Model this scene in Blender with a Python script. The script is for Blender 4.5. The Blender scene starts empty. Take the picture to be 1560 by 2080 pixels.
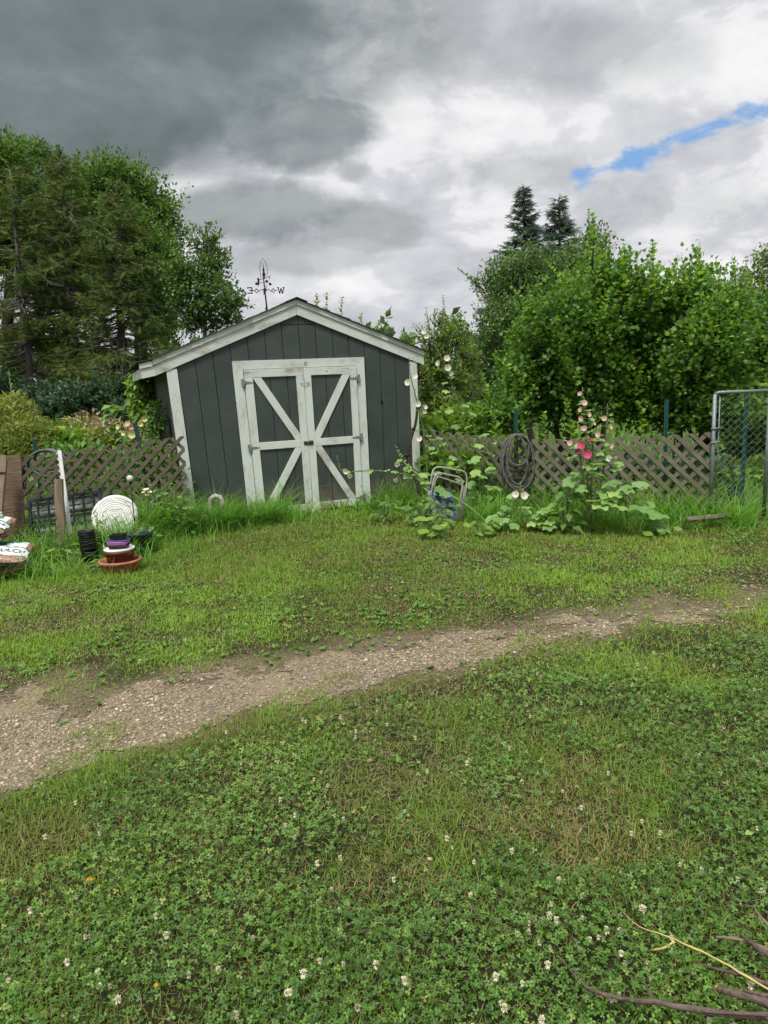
import bpy, math, random
import numpy as np
from mathutils import Vector, Matrix
random.seed(7)
RNG = np.random.default_rng(11)
PI = math.pi
SC = bpy.context.scene
COL = SC.collection

# ------------------------------------------------------------------ camera model
F_PX, PITCH, ROLL, CAM_H = 1443.0, 0.1797, -0.0444, 1.56
_cp, _sp = math.cos(PITCH), math.sin(PITCH)
_cr, _sr = math.cos(ROLL), math.sin(ROLL)
FW = np.array([0, _cp, -_sp]); _u = np.array([0, _sp, _cp]); _r = np.array([1.0, 0, 0])
RT = _r * _cr + _u * _sr
UP = _u * _cr - _r * _sr

def ray(px, py):
    return FW + RT * ((px - 780) / F_PX) - UP * ((py - 1040) / F_PX)
def G(px, py, z=0.0):
    d = ray(px, py); t = (z - CAM_H) / d[2]
    return Vector((d[0] * t, d[1] * t, z))
def AT(px, py, Y):
    d = ray(px, py); t = Y / d[1]
    return Vector((d[0] * t, Y, CAM_H + d[2] * t))

# ------------------------------------------------------------------ numpy noise
def _hash(i, j, s):
    h = np.sin(i * 127.1 + j * 311.7 + s * 74.7) * 43758.5453
    return h - np.floor(h)
def vn(x, y, s=0):
    x = np.asarray(x, float); y = np.asarray(y, float)
    i = np.floor(x); j = np.floor(y); fx = x - i; fy = y - j
    fx = fx * fx * (3 - 2 * fx); fy = fy * fy * (3 - 2 * fy)
    a = _hash(i, j, s); b = _hash(i + 1, j, s); c = _hash(i, j + 1, s); d = _hash(i + 1, j + 1, s)
    return (a * (1 - fx) + b * fx) * (1 - fy) + (c * (1 - fx) + d * fx) * fy
def fbm(x, y, s=0, o=4):
    t = 0; a = .5; n = 0
    for k in range(o):
        t = t + a * vn(x * 2 ** k, y * 2 ** k, s + k * 3); n += a; a *= .5
    return t / n
def sst(a, b, x):
    t = np.clip((x - a) / (b - a), 0, 1); return t * t * (3 - 2 * t)
def terr(x, y):
    x = np.asarray(x, float); y = np.asarray(y, float)
    return 0.05 * (fbm(x * .9, y * .9, 5, 3) - .5) * sst(40, 15, np.abs(y))
def tz(x, y):
    return float(terr(x, y))

# ------------------------------------------------------------------ materials
def new_mat(name):
    m = bpy.data.materials.new(name); m.use_nodes = True
    nt = m.node_tree; b = nt.nodes['Principled BSDF']
    return m, nt, b
def nd(nt, t, **kw):
    n = nt.nodes.new(t)
    for k, v in kw.items():
        if k.startswith('i_'):
            n.inputs[k[2:].replace('_', ' ')].default_value = v
        else: setattr(n, k, v)
    return n
def ramp(nt, fac, stops):
    r = nd(nt, 'ShaderNodeValToRGB'); e = r.color_ramp.elements
    while len(e) > 1: e.remove(e[-1])
    e[0].position = stops[0][0]; e[0].color = (*stops[0][1], 1)
    for p, c in stops[1:]:
        q = e.new(p); q.color = (*c, 1)
    nt.links.new(fac, r.inputs['Fac']); return r.outputs['Color']
def attr(nt, n):
    a = nd(nt, 'ShaderNodeAttribute'); a.attribute_name = n; return a
def noise(nt, vec, scale, detail=4, rough=.55, sc=(1, 1, 1), dist=0):
    if sc != (1, 1, 1):
        mp = nd(nt, 'ShaderNodeMapping'); mp.inputs['Scale'].default_value = sc
        nt.links.new(vec, mp.inputs['Vector']); vec = mp.outputs['Vector']
    n = nd(nt, 'ShaderNodeTexNoise'); n.inputs['Scale'].default_value = scale
    n.inputs['Detail'].default_value = detail; n.inputs['Roughness'].default_value = rough
    n.inputs['Distortion'].default_value = dist
    nt.links.new(vec, n.inputs['Vector']); return n.outputs['Fac']
def mixc(nt, f, a, b, mode='MIX'):
    m = nd(nt, 'ShaderNodeMix'); m.data_type = 'RGBA'; m.blend_type = mode
    for s, v in ((m.inputs[0], f), (m.inputs[6], a), (m.inputs[7], b)):
        if isinstance(v, (int, float)): s.default_value = v
        elif isinstance(v, tuple): s.default_value = (*v, 1)
        else: nt.links.new(v, s)
    return m.outputs[2]
def bump(nt, b, h, strength=.3, dist=.01):
    n = nd(nt, 'ShaderNodeBump'); n.inputs['Strength'].default_value = strength
    n.inputs['Distance'].default_value = dist
    nt.links.new(h, n.inputs['Height']); nt.links.new(n.outputs['Normal'], b.inputs['Normal'])
def mr(nt, v, a, b, c=0., d=1.):
    n = nd(nt, 'ShaderNodeMapRange'); n.interpolation_type = 'SMOOTHSTEP'
    for k, q in (('From Min', a), ('From Max', b), ('To Min', c), ('To Max', d)): n.inputs[k].default_value = q
    nt.links.new(v, n.inputs['Value']); return n.outputs['Result']

def simple(name, col, rough=.6, metal=0., var=.15, nscale=25, bumps=.15, coord='grain', spec=.4):
    m, nt, b = new_mat(name)
    a = attr(nt, coord).outputs['Vector']
    n = noise(nt, a, nscale, 5)
    c2 = tuple(max(0, x * (1 - var * 2)) for x in col); c3 = tuple(min(1, x * (1 + var)) for x in col)
    nt.links.new(ramp(nt, n, [(.3, c2), (.6, col), (.8, c3)]), b.inputs['Base Color'])
    b.inputs['Roughness'].default_value = rough; b.inputs['Metallic'].default_value = metal
    b.inputs['Specular IOR Level'].default_value = spec
    if bumps: bump(nt, b, n, bumps, .004)
    return m
def painted(name, paint, under, thresh=.66, dirt=(.25, .24, .2)):
    m, nt, b = new_mat(name)
    a = attr(nt, 'grain').outputs['Vector']
    fine = noise(nt, a, 9, 6, .65, (1.2, 22, 10), .4)
    mask = mr(nt, noise(nt, a, 2.2, 5, .6, (1, 2.2, 1)), .46, .68)
    mm = nd(nt, 'ShaderNodeMath', operation='MULTIPLY'); nt.links.new(mr(nt, fine, thresh - .06, thresh + .05), mm.inputs[0]); nt.links.new(mask, mm.inputs[1])
    dn = noise(nt, a, 5, 6, .6, (1, 2, 1))
    c = mixc(nt, mr(nt, dn, .48, .82, 0, .32), paint, dirt)
    c = mixc(nt, mr(nt, noise(nt, a, 40, 3), .62, .8, 0, .25), c, dirt)
    c = mixc(nt, mm.outputs[0], c, under)
    kn = nd(nt, 'ShaderNodeTexVoronoi'); kn.inputs['Scale'].default_value = 3.1
    nt.links.new(a, kn.inputs['Vector'])
    c = mixc(nt, mr(nt, kn.outputs['Distance'], .05, .02), c, under)
    nt.links.new(c, b.inputs['Base Color']); b.inputs['Roughness'].default_value = .62
    bump(nt, b, noise(nt, a, 6, 8, .7, (1.5, 30, 14)), .35, .003)
    return m
def wood(name, dark, light, rough=.85, sc=(2, 34, 20), green=None):
    m, nt, b = new_mat(name)
    a = attr(nt, 'grain').outputs['Vector']
    n = noise(nt, a, 4, 8, .65, sc, .6)
    c = ramp(nt, n, [(.25, dark), (.55, tuple((x + y) / 2 for x, y in zip(dark, light))), (.75, light)])
    big = noise(nt, a, 3, 4)
    c = mixc(nt, mr(nt, big, .4, .75, 0, .55), c, dark)
    if green: c = mixc(nt, mr(nt, noise(nt, a, 6, 5), .5, .75, 0, .6), c, green)
    nt.links.new(c, b.inputs['Base Color']); b.inputs['Roughness'].default_value = rough
    b.inputs['Specular IOR Level'].default_value = .2
    bump(nt, b, n, .6, .006); return m
def leafmat(name, stops, rough=.5, trans=.35, spec=.35, k=1.45):
    stops = [(p, tuple(min(.85, x * k) for x in c)) for p, c in stops]
    m, nt, b = new_mat(name)
    a = attr(nt, 'tone').outputs['Fac']
    c = ramp(nt, a, stops)
    nt.links.new(c, b.inputs['Base Color']); b.inputs['Roughness'].default_value = rough
    b.inputs['Specular IOR Level'].default_value = spec
    t = nd(nt, 'ShaderNodeBsdfTranslucent')
    cc = mixc(nt, 1.0, c, (1.25, 1.3, .55), 'MULTIPLY'); nt.links.new(cc, t.inputs['Color'])
    mx = nd(nt, 'ShaderNodeMixShader'); mx.inputs[0].default_value = trans
    nt.links.new(b.outputs[0], mx.inputs[1]); nt.links.new(t.outputs[0], mx.inputs[2])
    nt.links.new(mx.outputs[0], nt.nodes['Material Output'].inputs['Surface'])
    return m

WHITE = painted('white_paint', (.575, .625, .59), (.27, .21, .15), .55)
WHITE2 = painted('white_paint_worn', (.54, .585, .555), (.24, .16, .10), .43)
def siding():
    m, nt, b = new_mat('grey_siding')
    a = attr(nt, 'grain').outputs['Vector']
    n = noise(nt, a, 3.2, 8, .62, (26, 1.3, 10), 1.2)
    w = nd(nt, 'ShaderNodeTexWave'); w.inputs['Scale'].default_value = 5.5; w.inputs['Distortion'].default_value = 9
    w.inputs['Detail'].default_value = 3
    mp = nd(nt, 'ShaderNodeMapping'); mp.inputs['Scale'].default_value = (6, .55, 1)
    nt.links.new(a, mp.inputs['Vector']); nt.links.new(mp.outputs['Vector'], w.inputs['Vector'])
    d = noise(nt, a, 2.5, 4)
    c = ramp(nt, d, [(.3, (.033, .045, .041)), (.7, (.056, .069, .063))])
    c = mixc(nt, mr(nt, n, .52, .8, 0, .55), c, (.070, .082, .074))
    c = mixc(nt, mr(nt, w.outputs['Fac'], .75, 1., 0, .22), c, (.03, .035, .032))
    ob = nd(nt, 'ShaderNodeTexCoord').outputs['Object']; sx = nd(nt, 'ShaderNodeSeparateXYZ'); nt.links.new(ob, sx.inputs[0])
    sn_ = nd(nt, 'ShaderNodeMath', operation='ADD'); nt.links.new(sx.outputs[2], sn_.inputs[0]); nn_ = nd(nt, 'ShaderNodeMath', operation='MULTIPLY'); nt.links.new(noise(nt, ob, 9, 6, .65, (1, 1, .5)), nn_.inputs[0]); nn_.inputs[1].default_value = -.55; nt.links.new(nn_.outputs[0], sn_.inputs[1])
    c = mixc(nt, mr(nt, sn_.outputs[0], .16, -.08, 0, .7), c, (.12, .105, .08))
    c = mixc(nt, mr(nt, noise(nt, a, 60, 2), .74, .8, 0, .5), c, (.2, .2, .19))
    nt.links.new(c, b.inputs['Base Color']); b.inputs['Roughness'].default_value = .55
    ad = nd(nt, 'ShaderNodeMath', operation='ADD'); nt.links.new(n, ad.inputs[0]); nt.links.new(w.outputs['Fac'], ad.inputs[1])
    bump(nt, b, ad.outputs[0], .4, .004); return m
SIDING = siding()
DARKGAP = simple('dark_gap', (.02, .022, .02), .9)
SHINGLE = simple('brown_shingle', (.075, .062, .052), .95, var=.3, nscale=60, bumps=.5)
LATT = wood('weathered_lattice', (.05, .044, .03), (.20, .178, .128), green=(.07, .075, .035))
LATT2 = wood('grey_lattice', (.075, .066, .05), (.27, .245, .195), green=(.12, .12, .07))
LATT3 = wood('olive_lattice', (.08, .073, .052), (.29, .265, .20), green=(.10, .10, .05))
PLY = wood('old_plywood', (.055, .038, .025), (.24, .165, .11), sc=(1.2, 16, 10))
POSTW = wood('split_post', (.10, .075, .05), (.36, .28, .2), sc=(2, 26, 26))
STICK = wood('stick_bark', (.035, .025, .02), (.23, .17, .145), sc=(9, 30, 30))
BARK = wood('tree_bark', (.03, .025, .02), (.13, .11, .095), sc=(3, 10, 10))
BARKG = wood('grey_bark', (.08, .07, .065), (.26, .24, .22), sc=(3, 10, 10))
GALV = simple('galvanised_steel', (.22, .25, .26), .55, .5, nscale=30, bumps=.05)
IRON = simple('black_iron', (.012, .012, .014), .5, .4)
HINGE = simple('dull_hinge_steel', (.26, .29, .28), .6, .35, var=.3, nscale=60)
RUST = simple('rusty_hasp', (.10, .075, .06), .7, .5, var=.4, nscale=80)
TGREEN = simple('green_post_paint', (.012, .07, .058), .5, nscale=18, var=.25)
HOSE = simple('grey_hose', (.115, .106, .10), .75, nscale=14, var=.3, bumps=.3)
HOSE2 = simple('pale_grey_hose', (.10, .11, .12), .55, nscale=9)
ALU = simple('aluminium_tube', (.30, .29, .27), .5, .5, nscale=20)
WEBD = simple('blue_webbing', (.03, .055, .11), .7, nscale=120, var=.35)
WEBL = simple('pale_blue_webbing', (.26, .33, .37), .7, nscale=120, var=.3)
SNATH = wood('scythe_wood', (.02, .014, .012), (.085, .06, .05), sc=(3, 20, 20))
CONC = simple('white_concrete', (.46, .45, .41), .9, nscale=35, var=.3, bumps=.4)
STONE = simple('pale_stone', (.42, .37, .30), .9, nscale=18, var=.25, bumps=.5)
BLKP = simple('black_plastic', (.012, .012, .013), .5, nscale=20, var=.4)
BLKP2 = simple('scuffed_black_plastic', (.03, .034, .045), .42, nscale=9, var=.7)
SILV = simple('grey_sheen_plastic', (.24, .26, .29), .45, nscale=7, var=.55)
BRICK = simple('brick_red_plastic', (.165, .034, .024), .5, nscale=12, var=.2)
TERRA = simple('terracotta_plastic', (.42, .155, .085), .6, nscale=12, var=.25)
WHITEP = simple('white_plastic', (.66, .67, .65), .5, nscale=9, var=.12)
RING = simple('grey_ring', (.47, .48, .475), .6)
PINKP = simple('pink_plastic', (.52, .16, .42), .45, nscale=6, var=.1)
BLUEP = simple('blue_plastic', (.06, .085, .33), .45, nscale=6, var=.1)
GRNP = simple('dark_green_plastic', (.012, .035, .03), .5, nscale=8)
BIN2 = simple('pale_green_plastic', (.20, .28, .24), .45, nscale=8, var=.3)
BAGW = simple('bag_white', (.68, .70, .69), .4, nscale=12, var=.15, bumps=.5)
BAGG = simple('bag_green', (.03, .22, .10), .4, nscale=18, var=.5)
BAGM = simple('bag_mulch_print', (.36, .22, .14), .45, nscale=48, var=.5, bumps=.4)
INK = simple('bag_ink', (.04, .04, .11), .5)
GLASSY = simple('frosted_globe', (.5, .52, .5), .15, nscale=10)
YELLOW = simple('yellow_petal', (.7, .5, .04), .6)
STRAW = simple('straw_stem', (.5, .40, .15), .7, nscale=20)
ORANGEEND = simple('fresh_cut_wood', (.5, .2, .07), .8)
GREENSTEM = simple('green_stem', (.13, .22, .06), .6, nscale=10, var=.25)
CLOVW = simple('clover_petal', (.74, .70, .52), 1., nscale=300, var=.12, coord='grain', spec=0, bumps=0)

def flat(name, col, rough=.6, trans=.3):
    return leafmat(name, [(0, tuple(x * .75 for x in col)), (1, col)], rough, trans, k=1)
P_WHITE = flat('petal_white', (.80, .76, .70)); P_PINKW = flat('petal_pale_pink', (.78, .52, .48))
P_ROSE = flat('petal_rose', (.66, .085, .22)); P_CREAM = flat('petal_cream', (.78, .72, .42)); P_LILY = flat('petal_lily_pink', (.78, .40, .36))
P_ORANGE = flat('petal_orange', (.75, .32, .03))
L_DEC = leafmat('leaf_deciduous', [(0, (.030, .064, .020)), (.5, (.060, .118, .030)), (1, (.110, .180, .038))], .5, .4)
L_DARK = leafmat('leaf_dark', [(0, (.018, .042, .022)), (.6, (.035, .075, .036)), (1, (.06, .11, .045))])
L_CON = leafmat('needle_olive', [(0, (.034, .056, .018)), (.5, (.072, .110, .028)), (.85, (.118, .155, .036)), (1, (.16, .12, .045))], .7, .25, .2)
L_SPR = leafmat('needle_blue', [(0, (.03, .048, .038)), (1, (.075, .108, .08))], .7, .12, .2)
L_VIB = leafmat('leaf_viburnum', [(0, (.030, .075, .018)), (.4, (.062, .138, .024)), (.7, (.105, .21, .030)), (1, (.21, .33, .04))], .5, .45)
L_PLUM = leafmat('leaf_pale', [(0, (.045, .085, .032)), (.6, (.08, .14, .045)), (1, (.13, .21, .06))])
L_APP = leafmat('leaf_apple', [(0, (.055, .10, .026)), (.6, (.115, .18, .038)), (1, (.22, .25, .05))], .5, .45)
L_GARD = leafmat('leaf_garden', [(0, (.06, .12, .025)), (.6, (.13, .23, .035)), (1, (.24, .33, .05))], .5, .4)
L_FERN = leafmat('leaf_ferny', [(0, (.07, .10, .025)), (.6, (.16, .20, .04)), (1, (.27, .28, .07))], .6, .4)
L_HOLLY = leafmat('leaf_hollyhock', [(0, (.10, .19, .06)), (.6, (.17, .29, .09)), (1, (.27, .37, .13))], .55, .4)
L_WEED = leafmat('leaf_weed', [(0, (.045, .10, .03)), (.6, (.09, .18, .045)), (1, (.17, .29, .045))], .5, .4)
L_DRY = leafmat('leaf_dry', [(0, (.10, .075, .045)), (.6, (.24, .18, .11)), (1, (.42, .34, .24))], .8, .2)
L_GRASS = leafmat('grass_blade', [(0, (.28, .22, .11)), (.2, (.22, .20, .07)), (.34, (.11, .155, .030)), (.7, (.138, .230, .030)), (1, (.20, .315, .042))], .55, .42, .3)
L_TALL = leafmat('tall_grass_blade', [(0, (.24, .19, .10)), (.14, (.09, .15, .035)), (.6, (.105, .24, .036)), (1, (.18, .35, .05))], .5, .45, .3)
L_CLOV = leafmat('clover_leaf', [(0, (.036, .082, .014)), (.6, (.078, .165, .024)), (.9, (.13, .24, .036)), (1, (.22, .22, .06))], .42, .3, .4)

def ground_mat():
    m, nt, b = new_mat('lawn_soil')
    g = nd(nt, 'ShaderNodeNewGeometry').outputs['Position']
    n = noise(nt, g, 1.1, 6, .6); f = noise(nt, g, 45, 6, .7); k = noise(nt, g, 9, 5, .6)
    c = ramp(nt, k, [(.3, (.022, .019, .011)), (.5, (.042, .035, .019)), (.7, (.10, .08, .045))])
    c = mixc(nt, mr(nt, n, .3, .6, .2, .7), c, (.030, .042, .013))
    c = mixc(nt, mr(nt, f, .3, .7, .55, 0), c, (.03, .026, .016))
    vl = nd(nt, 'ShaderNodeVectorMath', operation='LENGTH'); nt.links.new(g, vl.inputs[0])
    c = mixc(nt, mr(nt, vl.outputs['Value'], 8.5, 14, 0, .85), c, (.060, .088, .026))
    dc = ramp(nt, noise(nt, g, 70, 4, .7), [(.3, (.075, .06, .04)), (.55, (.155, .125, .085)), (.75, (.25, .205, .145))])
    c = mixc(nt, attr(nt, 'tone').outputs['Fac'], c, dc)
    nt.links.new(c, b.inputs['Base Color']); b.inputs['Roughness'].default_value = .95
    b.inputs['Specular IOR Level'].default_value = .1
    bump(nt, b, f, .8, .02); return m
def gravel_mat():
    m, nt, b = new_mat('gravel_bed')
    g = nd(nt, 'ShaderNodeNewGeometry').outputs['Position']
    v = nd(nt, 'ShaderNodeTexVoronoi'); v.inputs['Scale'].default_value = 75; nt.links.new(g, v.inputs['Vector'])
    wn = nd(nt, 'ShaderNodeSeparateColor'); nt.links.new(v.outputs['Color'], wn.inputs[0])
    c = ramp(nt, wn.outputs[0], [(0, (.13, .112, .082)), (.3, (.225, .188, .125)), (.6, (.295, .242, .158)), (.85, (.36, .305, .21)), (1, (.19, .17, .14))])
    c = mixc(nt, mr(nt, v.outputs['Distance'], .25, .6, 0, .6), c, (.075, .058, .04))
    c = mixc(nt, mr(nt, noise(nt, g, 2.3, 5), .45, .7, 0, .55), c, (.235, .19, .12))
    nt.links.new(c, b.inputs['Base Color']); b.inputs['Roughness'].default_value = .95
    b.inputs['Specular IOR Level'].default_value = .15
    h = nd(nt, 'ShaderNodeMath', operation='SUBTRACT'); h.inputs[0].default_value = 1
    nt.links.new(v.outputs['Distance'], h.inputs[1]); bump(nt, b, h.outputs[0], .7, .008); return m
def pebble_mat():
    m, nt, b = new_mat('pebble')
    c = ramp(nt, attr(nt, 'tone').outputs['Fac'], [(0, (.10, .092, .078)), (.12, (.165, .142, .10)), (.45, (.27, .222, .142)), (.75, (.36, .30, .20)), (.9, (.35, .26, .165)), (1, (.52, .48, .40))])
    nt.links.new(c, b.inputs['Base Color']); b.inputs['Roughness'].default_value = .85; return m
GROUND, GRAVEL, PEBBLE = ground_mat(), gravel_mat(), pebble_mat()

# ------------------------------------------------------------------ object helpers
def tag(o, label=None, cat=None, group=None, kind=None):
    if label: o['label'] = label
    if cat: o['category'] = cat
    if group: o['group'] = group
    if kind: o['kind'] = kind
    return o
def thing(name, label, cat, loc=(0, 0, 0), rz=0, group=None):
    o = bpy.data.objects.new(name, None); COL.objects.link(o)
    o.empty_display_size = .1
    o.location = loc; o.rotation_euler = (0, 0, rz); return tag(o, label, cat, group)
def link(name, me, parent=None, world=True):
    o = bpy.data.objects.new(name, me); COL.objects.link(o)
    if parent is not None:
        o.parent = parent
        if world:
            o.matrix_parent_inverse = (Matrix.Translation(parent.location) @ Matrix.Rotation(parent.rotation_euler.z, 4, 'Z')).inverted()
    return o
def frame_from(d, n=None):
    d = Vector(d).normalized()
    n = Vector(n) if n is not None else (Vector((0, 0, 1)) if abs(d.z) < .9 else Vector((0, 1, 0)))
    s = d.cross(n)
    if s.length < 1e-6: s = d.cross(Vector((1, 0, .3)))
    s.normalize(); n = s.cross(d).normalized()
    return d, s, n

class MB:
    def __init__(self): self.v = []; self.f = []; self.g = []; self.m = []; self.sm = []; self.tn = []
    def add(self, vs, fs, gs=None, mi=0, smooth=False, tone=.5):
        o = len(self.v); self.v += [tuple(x) for x in vs]
        self.g += [tuple(x) for x in (gs if gs is not None else vs)]
        self.tn += [tone] * len(vs)
        self.f += [tuple(i + o for i in f) for f in fs]; self.m += [mi] * len(fs); self.sm += [smooth] * len(fs); return self
    def beam(self, p0, p1, w, t, n=None, mi=0, skew=0):
        p0 = Vector(p0); p1 = Vector(p1); d, s, n = frame_from(p1 - p0, n); L = (p1 - p0).length
        ro = Vector((random.random() * 50, random.random() * 50, random.random() * 50))
        vs, gs = [], []
        for x in (0, L):
            for a, b in ((-1, -1), (1, -1), (1, 1), (-1, 1)):
                vs.append(p0 + d * (x + (a * skew * w / 2 if x else 0)) + s * (a * w / 2) + n * (b * t / 2)); gs.append(ro + Vector((x, a * w / 2, b * t / 2)))
        return self.add(vs, [(0, 3, 2, 1), (4, 5, 6, 7), (0, 1, 5, 4), (1, 2, 6, 5), (2, 3, 7, 6), (3, 0, 4, 7)], gs, mi)
    def box(self, c, sx, sy, sz, mi=0, rz=0, tilt=0):
        c = Vector(c); R = Matrix.Rotation(rz, 3, 'Z') @ Matrix.Rotation(tilt, 3, 'X')
        return self.beam(c - R @ Vector((sx / 2, 0, 0)), c + R @ Vector((sx / 2, 0, 0)), sy, sz, R @ Vector((0, 0, 1)), mi)
    def prism(self, poly, org, ax, ay, az, mi=0, axis_len=0):
        org = Vector(org); ax = Vector(ax); ay = Vector(ay); az = Vector(az); n = len(poly)
        ro = Vector((random.random() * 50, random.random() * 50, random.random() * 50))
        vs = [org + ax * p[0] + ay * p[1] for p in poly] + [org + ax * p[0] + ay * p[1] + az for p in poly]
        gs = [ro + Vector((p[0], p[1], 0)) for p in poly] + [ro + Vector((p[0], p[1], .02)) for p in poly]
        if axis_len: gs = [Vector((g.y, g.x, g.z)) for g in gs]
        fs = [tuple(range(n)), tuple(range(2 * n - 1, n - 1, -1))] + [(i, i + n, (i + 1) % n + n, (i + 1) % n) for i in range(n)]
        return self.add(vs, fs, gs, mi)
    def tube(self, pts, r, seg=8, mi=0, closed=False, tone=.5, smooth=True):
        pts = [Vector(p) for p in pts]; n = len(pts)
        rs = r if hasattr(r, '__len__') else [r] * n
        ro = random.random() * 60; vs, gs, fs = [], [], []
        prev = None; L = 0
        for i, p in enumerate(pts):
            if closed: d = pts[(i + 1) % n] - pts[i - 1]
            else: d = pts[min(i + 1, n - 1)] - pts[max(i - 1, 0)]
            d.normalize()
            if prev is None: d, s, nn = frame_from(d)
            else:
                s = prev - d * prev.dot(d); s.normalize(); nn = s.cross(d)
            prev = s
            if i: L += (p - pts[i - 1]).length
            for k in range(seg):
                a = 2 * PI * k / seg
                vs.append(p + (s * math.cos(a) + nn * math.sin(a)) * rs[i]); gs.append((L + ro, math.cos(a) * rs[i], math.sin(a) * rs[i] + ro))
        for i in range(n if closed else n - 1):
            j = (i + 1) % n
            for k in range(seg):
                k2 = (k + 1) % seg; fs.append((i * seg + k, i * seg + k2, j * seg + k2, j * seg + k))
        if not closed: fs += [tuple(range(seg - 1, -1, -1)), tuple(range((n - 1) * seg, n * seg))]
        return self.add(vs, fs, gs, mi, smooth, tone)
    def lathe(self, prof, seg=24, org=(0, 0, 0), M=None, mi=0, smooth=True, sx=1, sy=1, mis=None):
        org = Vector(org); vs, gs = [], []
        for r, z in prof:
            for k in range(seg):
                a = 2 * PI * k / seg; p = Vector((r * math.cos(a) * sx, r * math.sin(a) * sy, z))
                gs.append(p); vs.append(org + (M @ p if M else p))
        for i in range(len(prof) - 1):
            fs = [(i * seg + k, i * seg + (k + 1) % seg, (i + 1) * seg + (k + 1) % seg, (i + 1) * seg + k) for k in range(seg)]
            if i == 0: self.add(vs, fs, gs, (mis[i] if mis else mi), smooth); o = len(self.v) - len(vs)
            else:
                self.f += [tuple(q + o for q in f) for f in fs]; self.m += [(mis[i] if mis else mi)] * len(fs); self.sm += [smooth] * len(fs)
        return self
    def xf(self, fn):
        self.v = [tuple(fn(Vector(p))) for p in self.v]; return self
    def build(self, name, mats, parent=None, bev=0, world=True):
        me = bpy.data.meshes.new(name); me.from_pydata(self.v, [], self.f)
        for m in (mats if isinstance(mats, (list, tuple)) else [mats]): me.materials.append(m)
        me.polygons.foreach_set('material_index', self.m); me.polygons.foreach_set('use_smooth', self.sm)
        a = me.attributes.new('grain', 'FLOAT_VECTOR', 'POINT'); a.data.foreach_set('vector', np.array(self.g, np.float32).ravel())
        a = me.attributes.new('tone', 'FLOAT', 'POINT'); a.data.foreach_set('value', np.array(self.tn, np.float32))
        me.update()
        o = link(name, me, parent, world)
        if bev:
            b = o.modifiers.new('bevel', 'BEVEL'); b.width = bev; b.segments = 1; b.limit_method = 'ANGLE'
        return o

def np_mesh(name, V, Fc, tone, mats, parent=None, mi=None, smooth=False):
    me = bpy.data.meshes.new(name); n, k = Fc.shape
    me.vertices.add(len(V)); me.vertices.foreach_set('co', np.ascontiguousarray(V, np.float32).ravel())
    me.loops.add(n * k); me.loops.foreach_set('vertex_index', np.ascontiguousarray(Fc, np.int32).ravel())
    me.polygons.add(n); me.polygons.foreach_set('loop_start', np.arange(0, n * k, k, dtype=np.int32))
    try: me.polygons.foreach_set('loop_total', np.full(n, k, np.int32))
    except Exception: pass
    for m in (mats if isinstance(mats, (list, tuple)) else [mats]): me.materials.append(m)
    if mi is not None: me.polygons.foreach_set('material_index', mi.astype(np.int32))
    if smooth: me.polygons.foreach_set('use_smooth', np.ones(n, bool))
    me.update(calc_edges=True)
    a = me.attributes.new('tone', 'FLOAT', 'POINT'); a.data.foreach_set('value', np.ascontiguousarray(tone, np.float32))
    return link(name, me, parent)

def nrm(a): return a / np.maximum(np.linalg.norm(a, axis=-1, keepdims=True), 1e-9)
def scatter(T, P, D, N, S, tone):
    """copies of a leaf template: y along D, z along N"""
    tv, tf = T; D = nrm(D); X = nrm(np.cross(D, N)); Z = np.cross(X, D)
    S = np.asarray(S).reshape(-1, 1, 1)
    V = P[:, None, :] + S * (tv[None, :, 0:1] * X[:, None, :] + tv[None, :, 1:2] * D[:, None, :] + tv[None, :, 2:3] * Z[:, None, :])
    k = len(tv); Fc = tf[None] + (np.arange(len(P)) * k)[:, None, None]
    return V.reshape(-1, 3), Fc.reshape(-1, tf.shape[1]), np.repeat(tone, k)
def cat(chunks):
    V, F, T = [], [], []; o = 0
    for v, f, t in chunks:
        V.append(v); F.append(f + o); T.append(t); o += len(v)
    return np.concatenate(V), np.concatenate(F), np.concatenate(T)
def fan(outline, cz=0., cy=None):
    """leaf from an outline, fan around a centre line point"""
    o = np.array(outline, float); c = o.mean(0) if cy is None else np.array([0, cy, cz])
    v = np.vstack([c, o]); n = len(o)
    return v, np.array([(0, 1 + i, 1 + (i + 1) % n) for i in range(n)])
T_LEAF = (np.array([(0, 0, 0), (.27, .42, .09), (0, 1, -.1), (-.27, .42, .09), (0, .5, 0)], float), np.array([(0, 1, 4), (1, 2, 4), (2, 3, 4), (3, 0, 4)]))
T_DIA = (np.array([(0, 0, 0), (.3, .45, .08), (0, 1, -.05), (-.3, .45, .08)], float), np.array([(0, 1, 2), (0, 2, 3)]))
T_LONG = (np.array([(0, 0, 0), (.11, .4, .03), (0, 1, -.18), (-.11, .4, .03), (0, .45, 0)], float), np.array([(0, 1, 4), (1, 2, 4), (2, 3, 4), (3, 0, 4)]))
T_LOBE = fan([(0, 0, 0), (.22, .12, .05), (.5, .42, .10), (.28, .5, .06), (.36, .78, .02), (.12, .74, 0), (0, 1.05, -.12), (-.12, .74, 0), (-.36, .78, .02), (-.28, .5, .06), (-.5, .42, .10), (-.22, .12, .05)], 0, .45)
def round_leaf(lob, r=.5, cup=.12, n=20):
    pts = []
    for i in range(n):
        a = -PI / 2 + .25 + (2 * PI - .5) * i / (n - 1)
        q = r * (1 + lob * math.cos(5 * (a - PI / 2)) + .04 * math.cos(17 * a))
        pts.append((q * math.cos(a), .5 + q * math.sin(a), cup * (.6 + .5 * math.cos(5 * (a - PI / 2) + PI))))
    return fan(pts, 0, .3)
T_HOLLY = round_leaf(.14); T_ROUND = round_leaf(.03, cup=.08, n=12)
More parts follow.
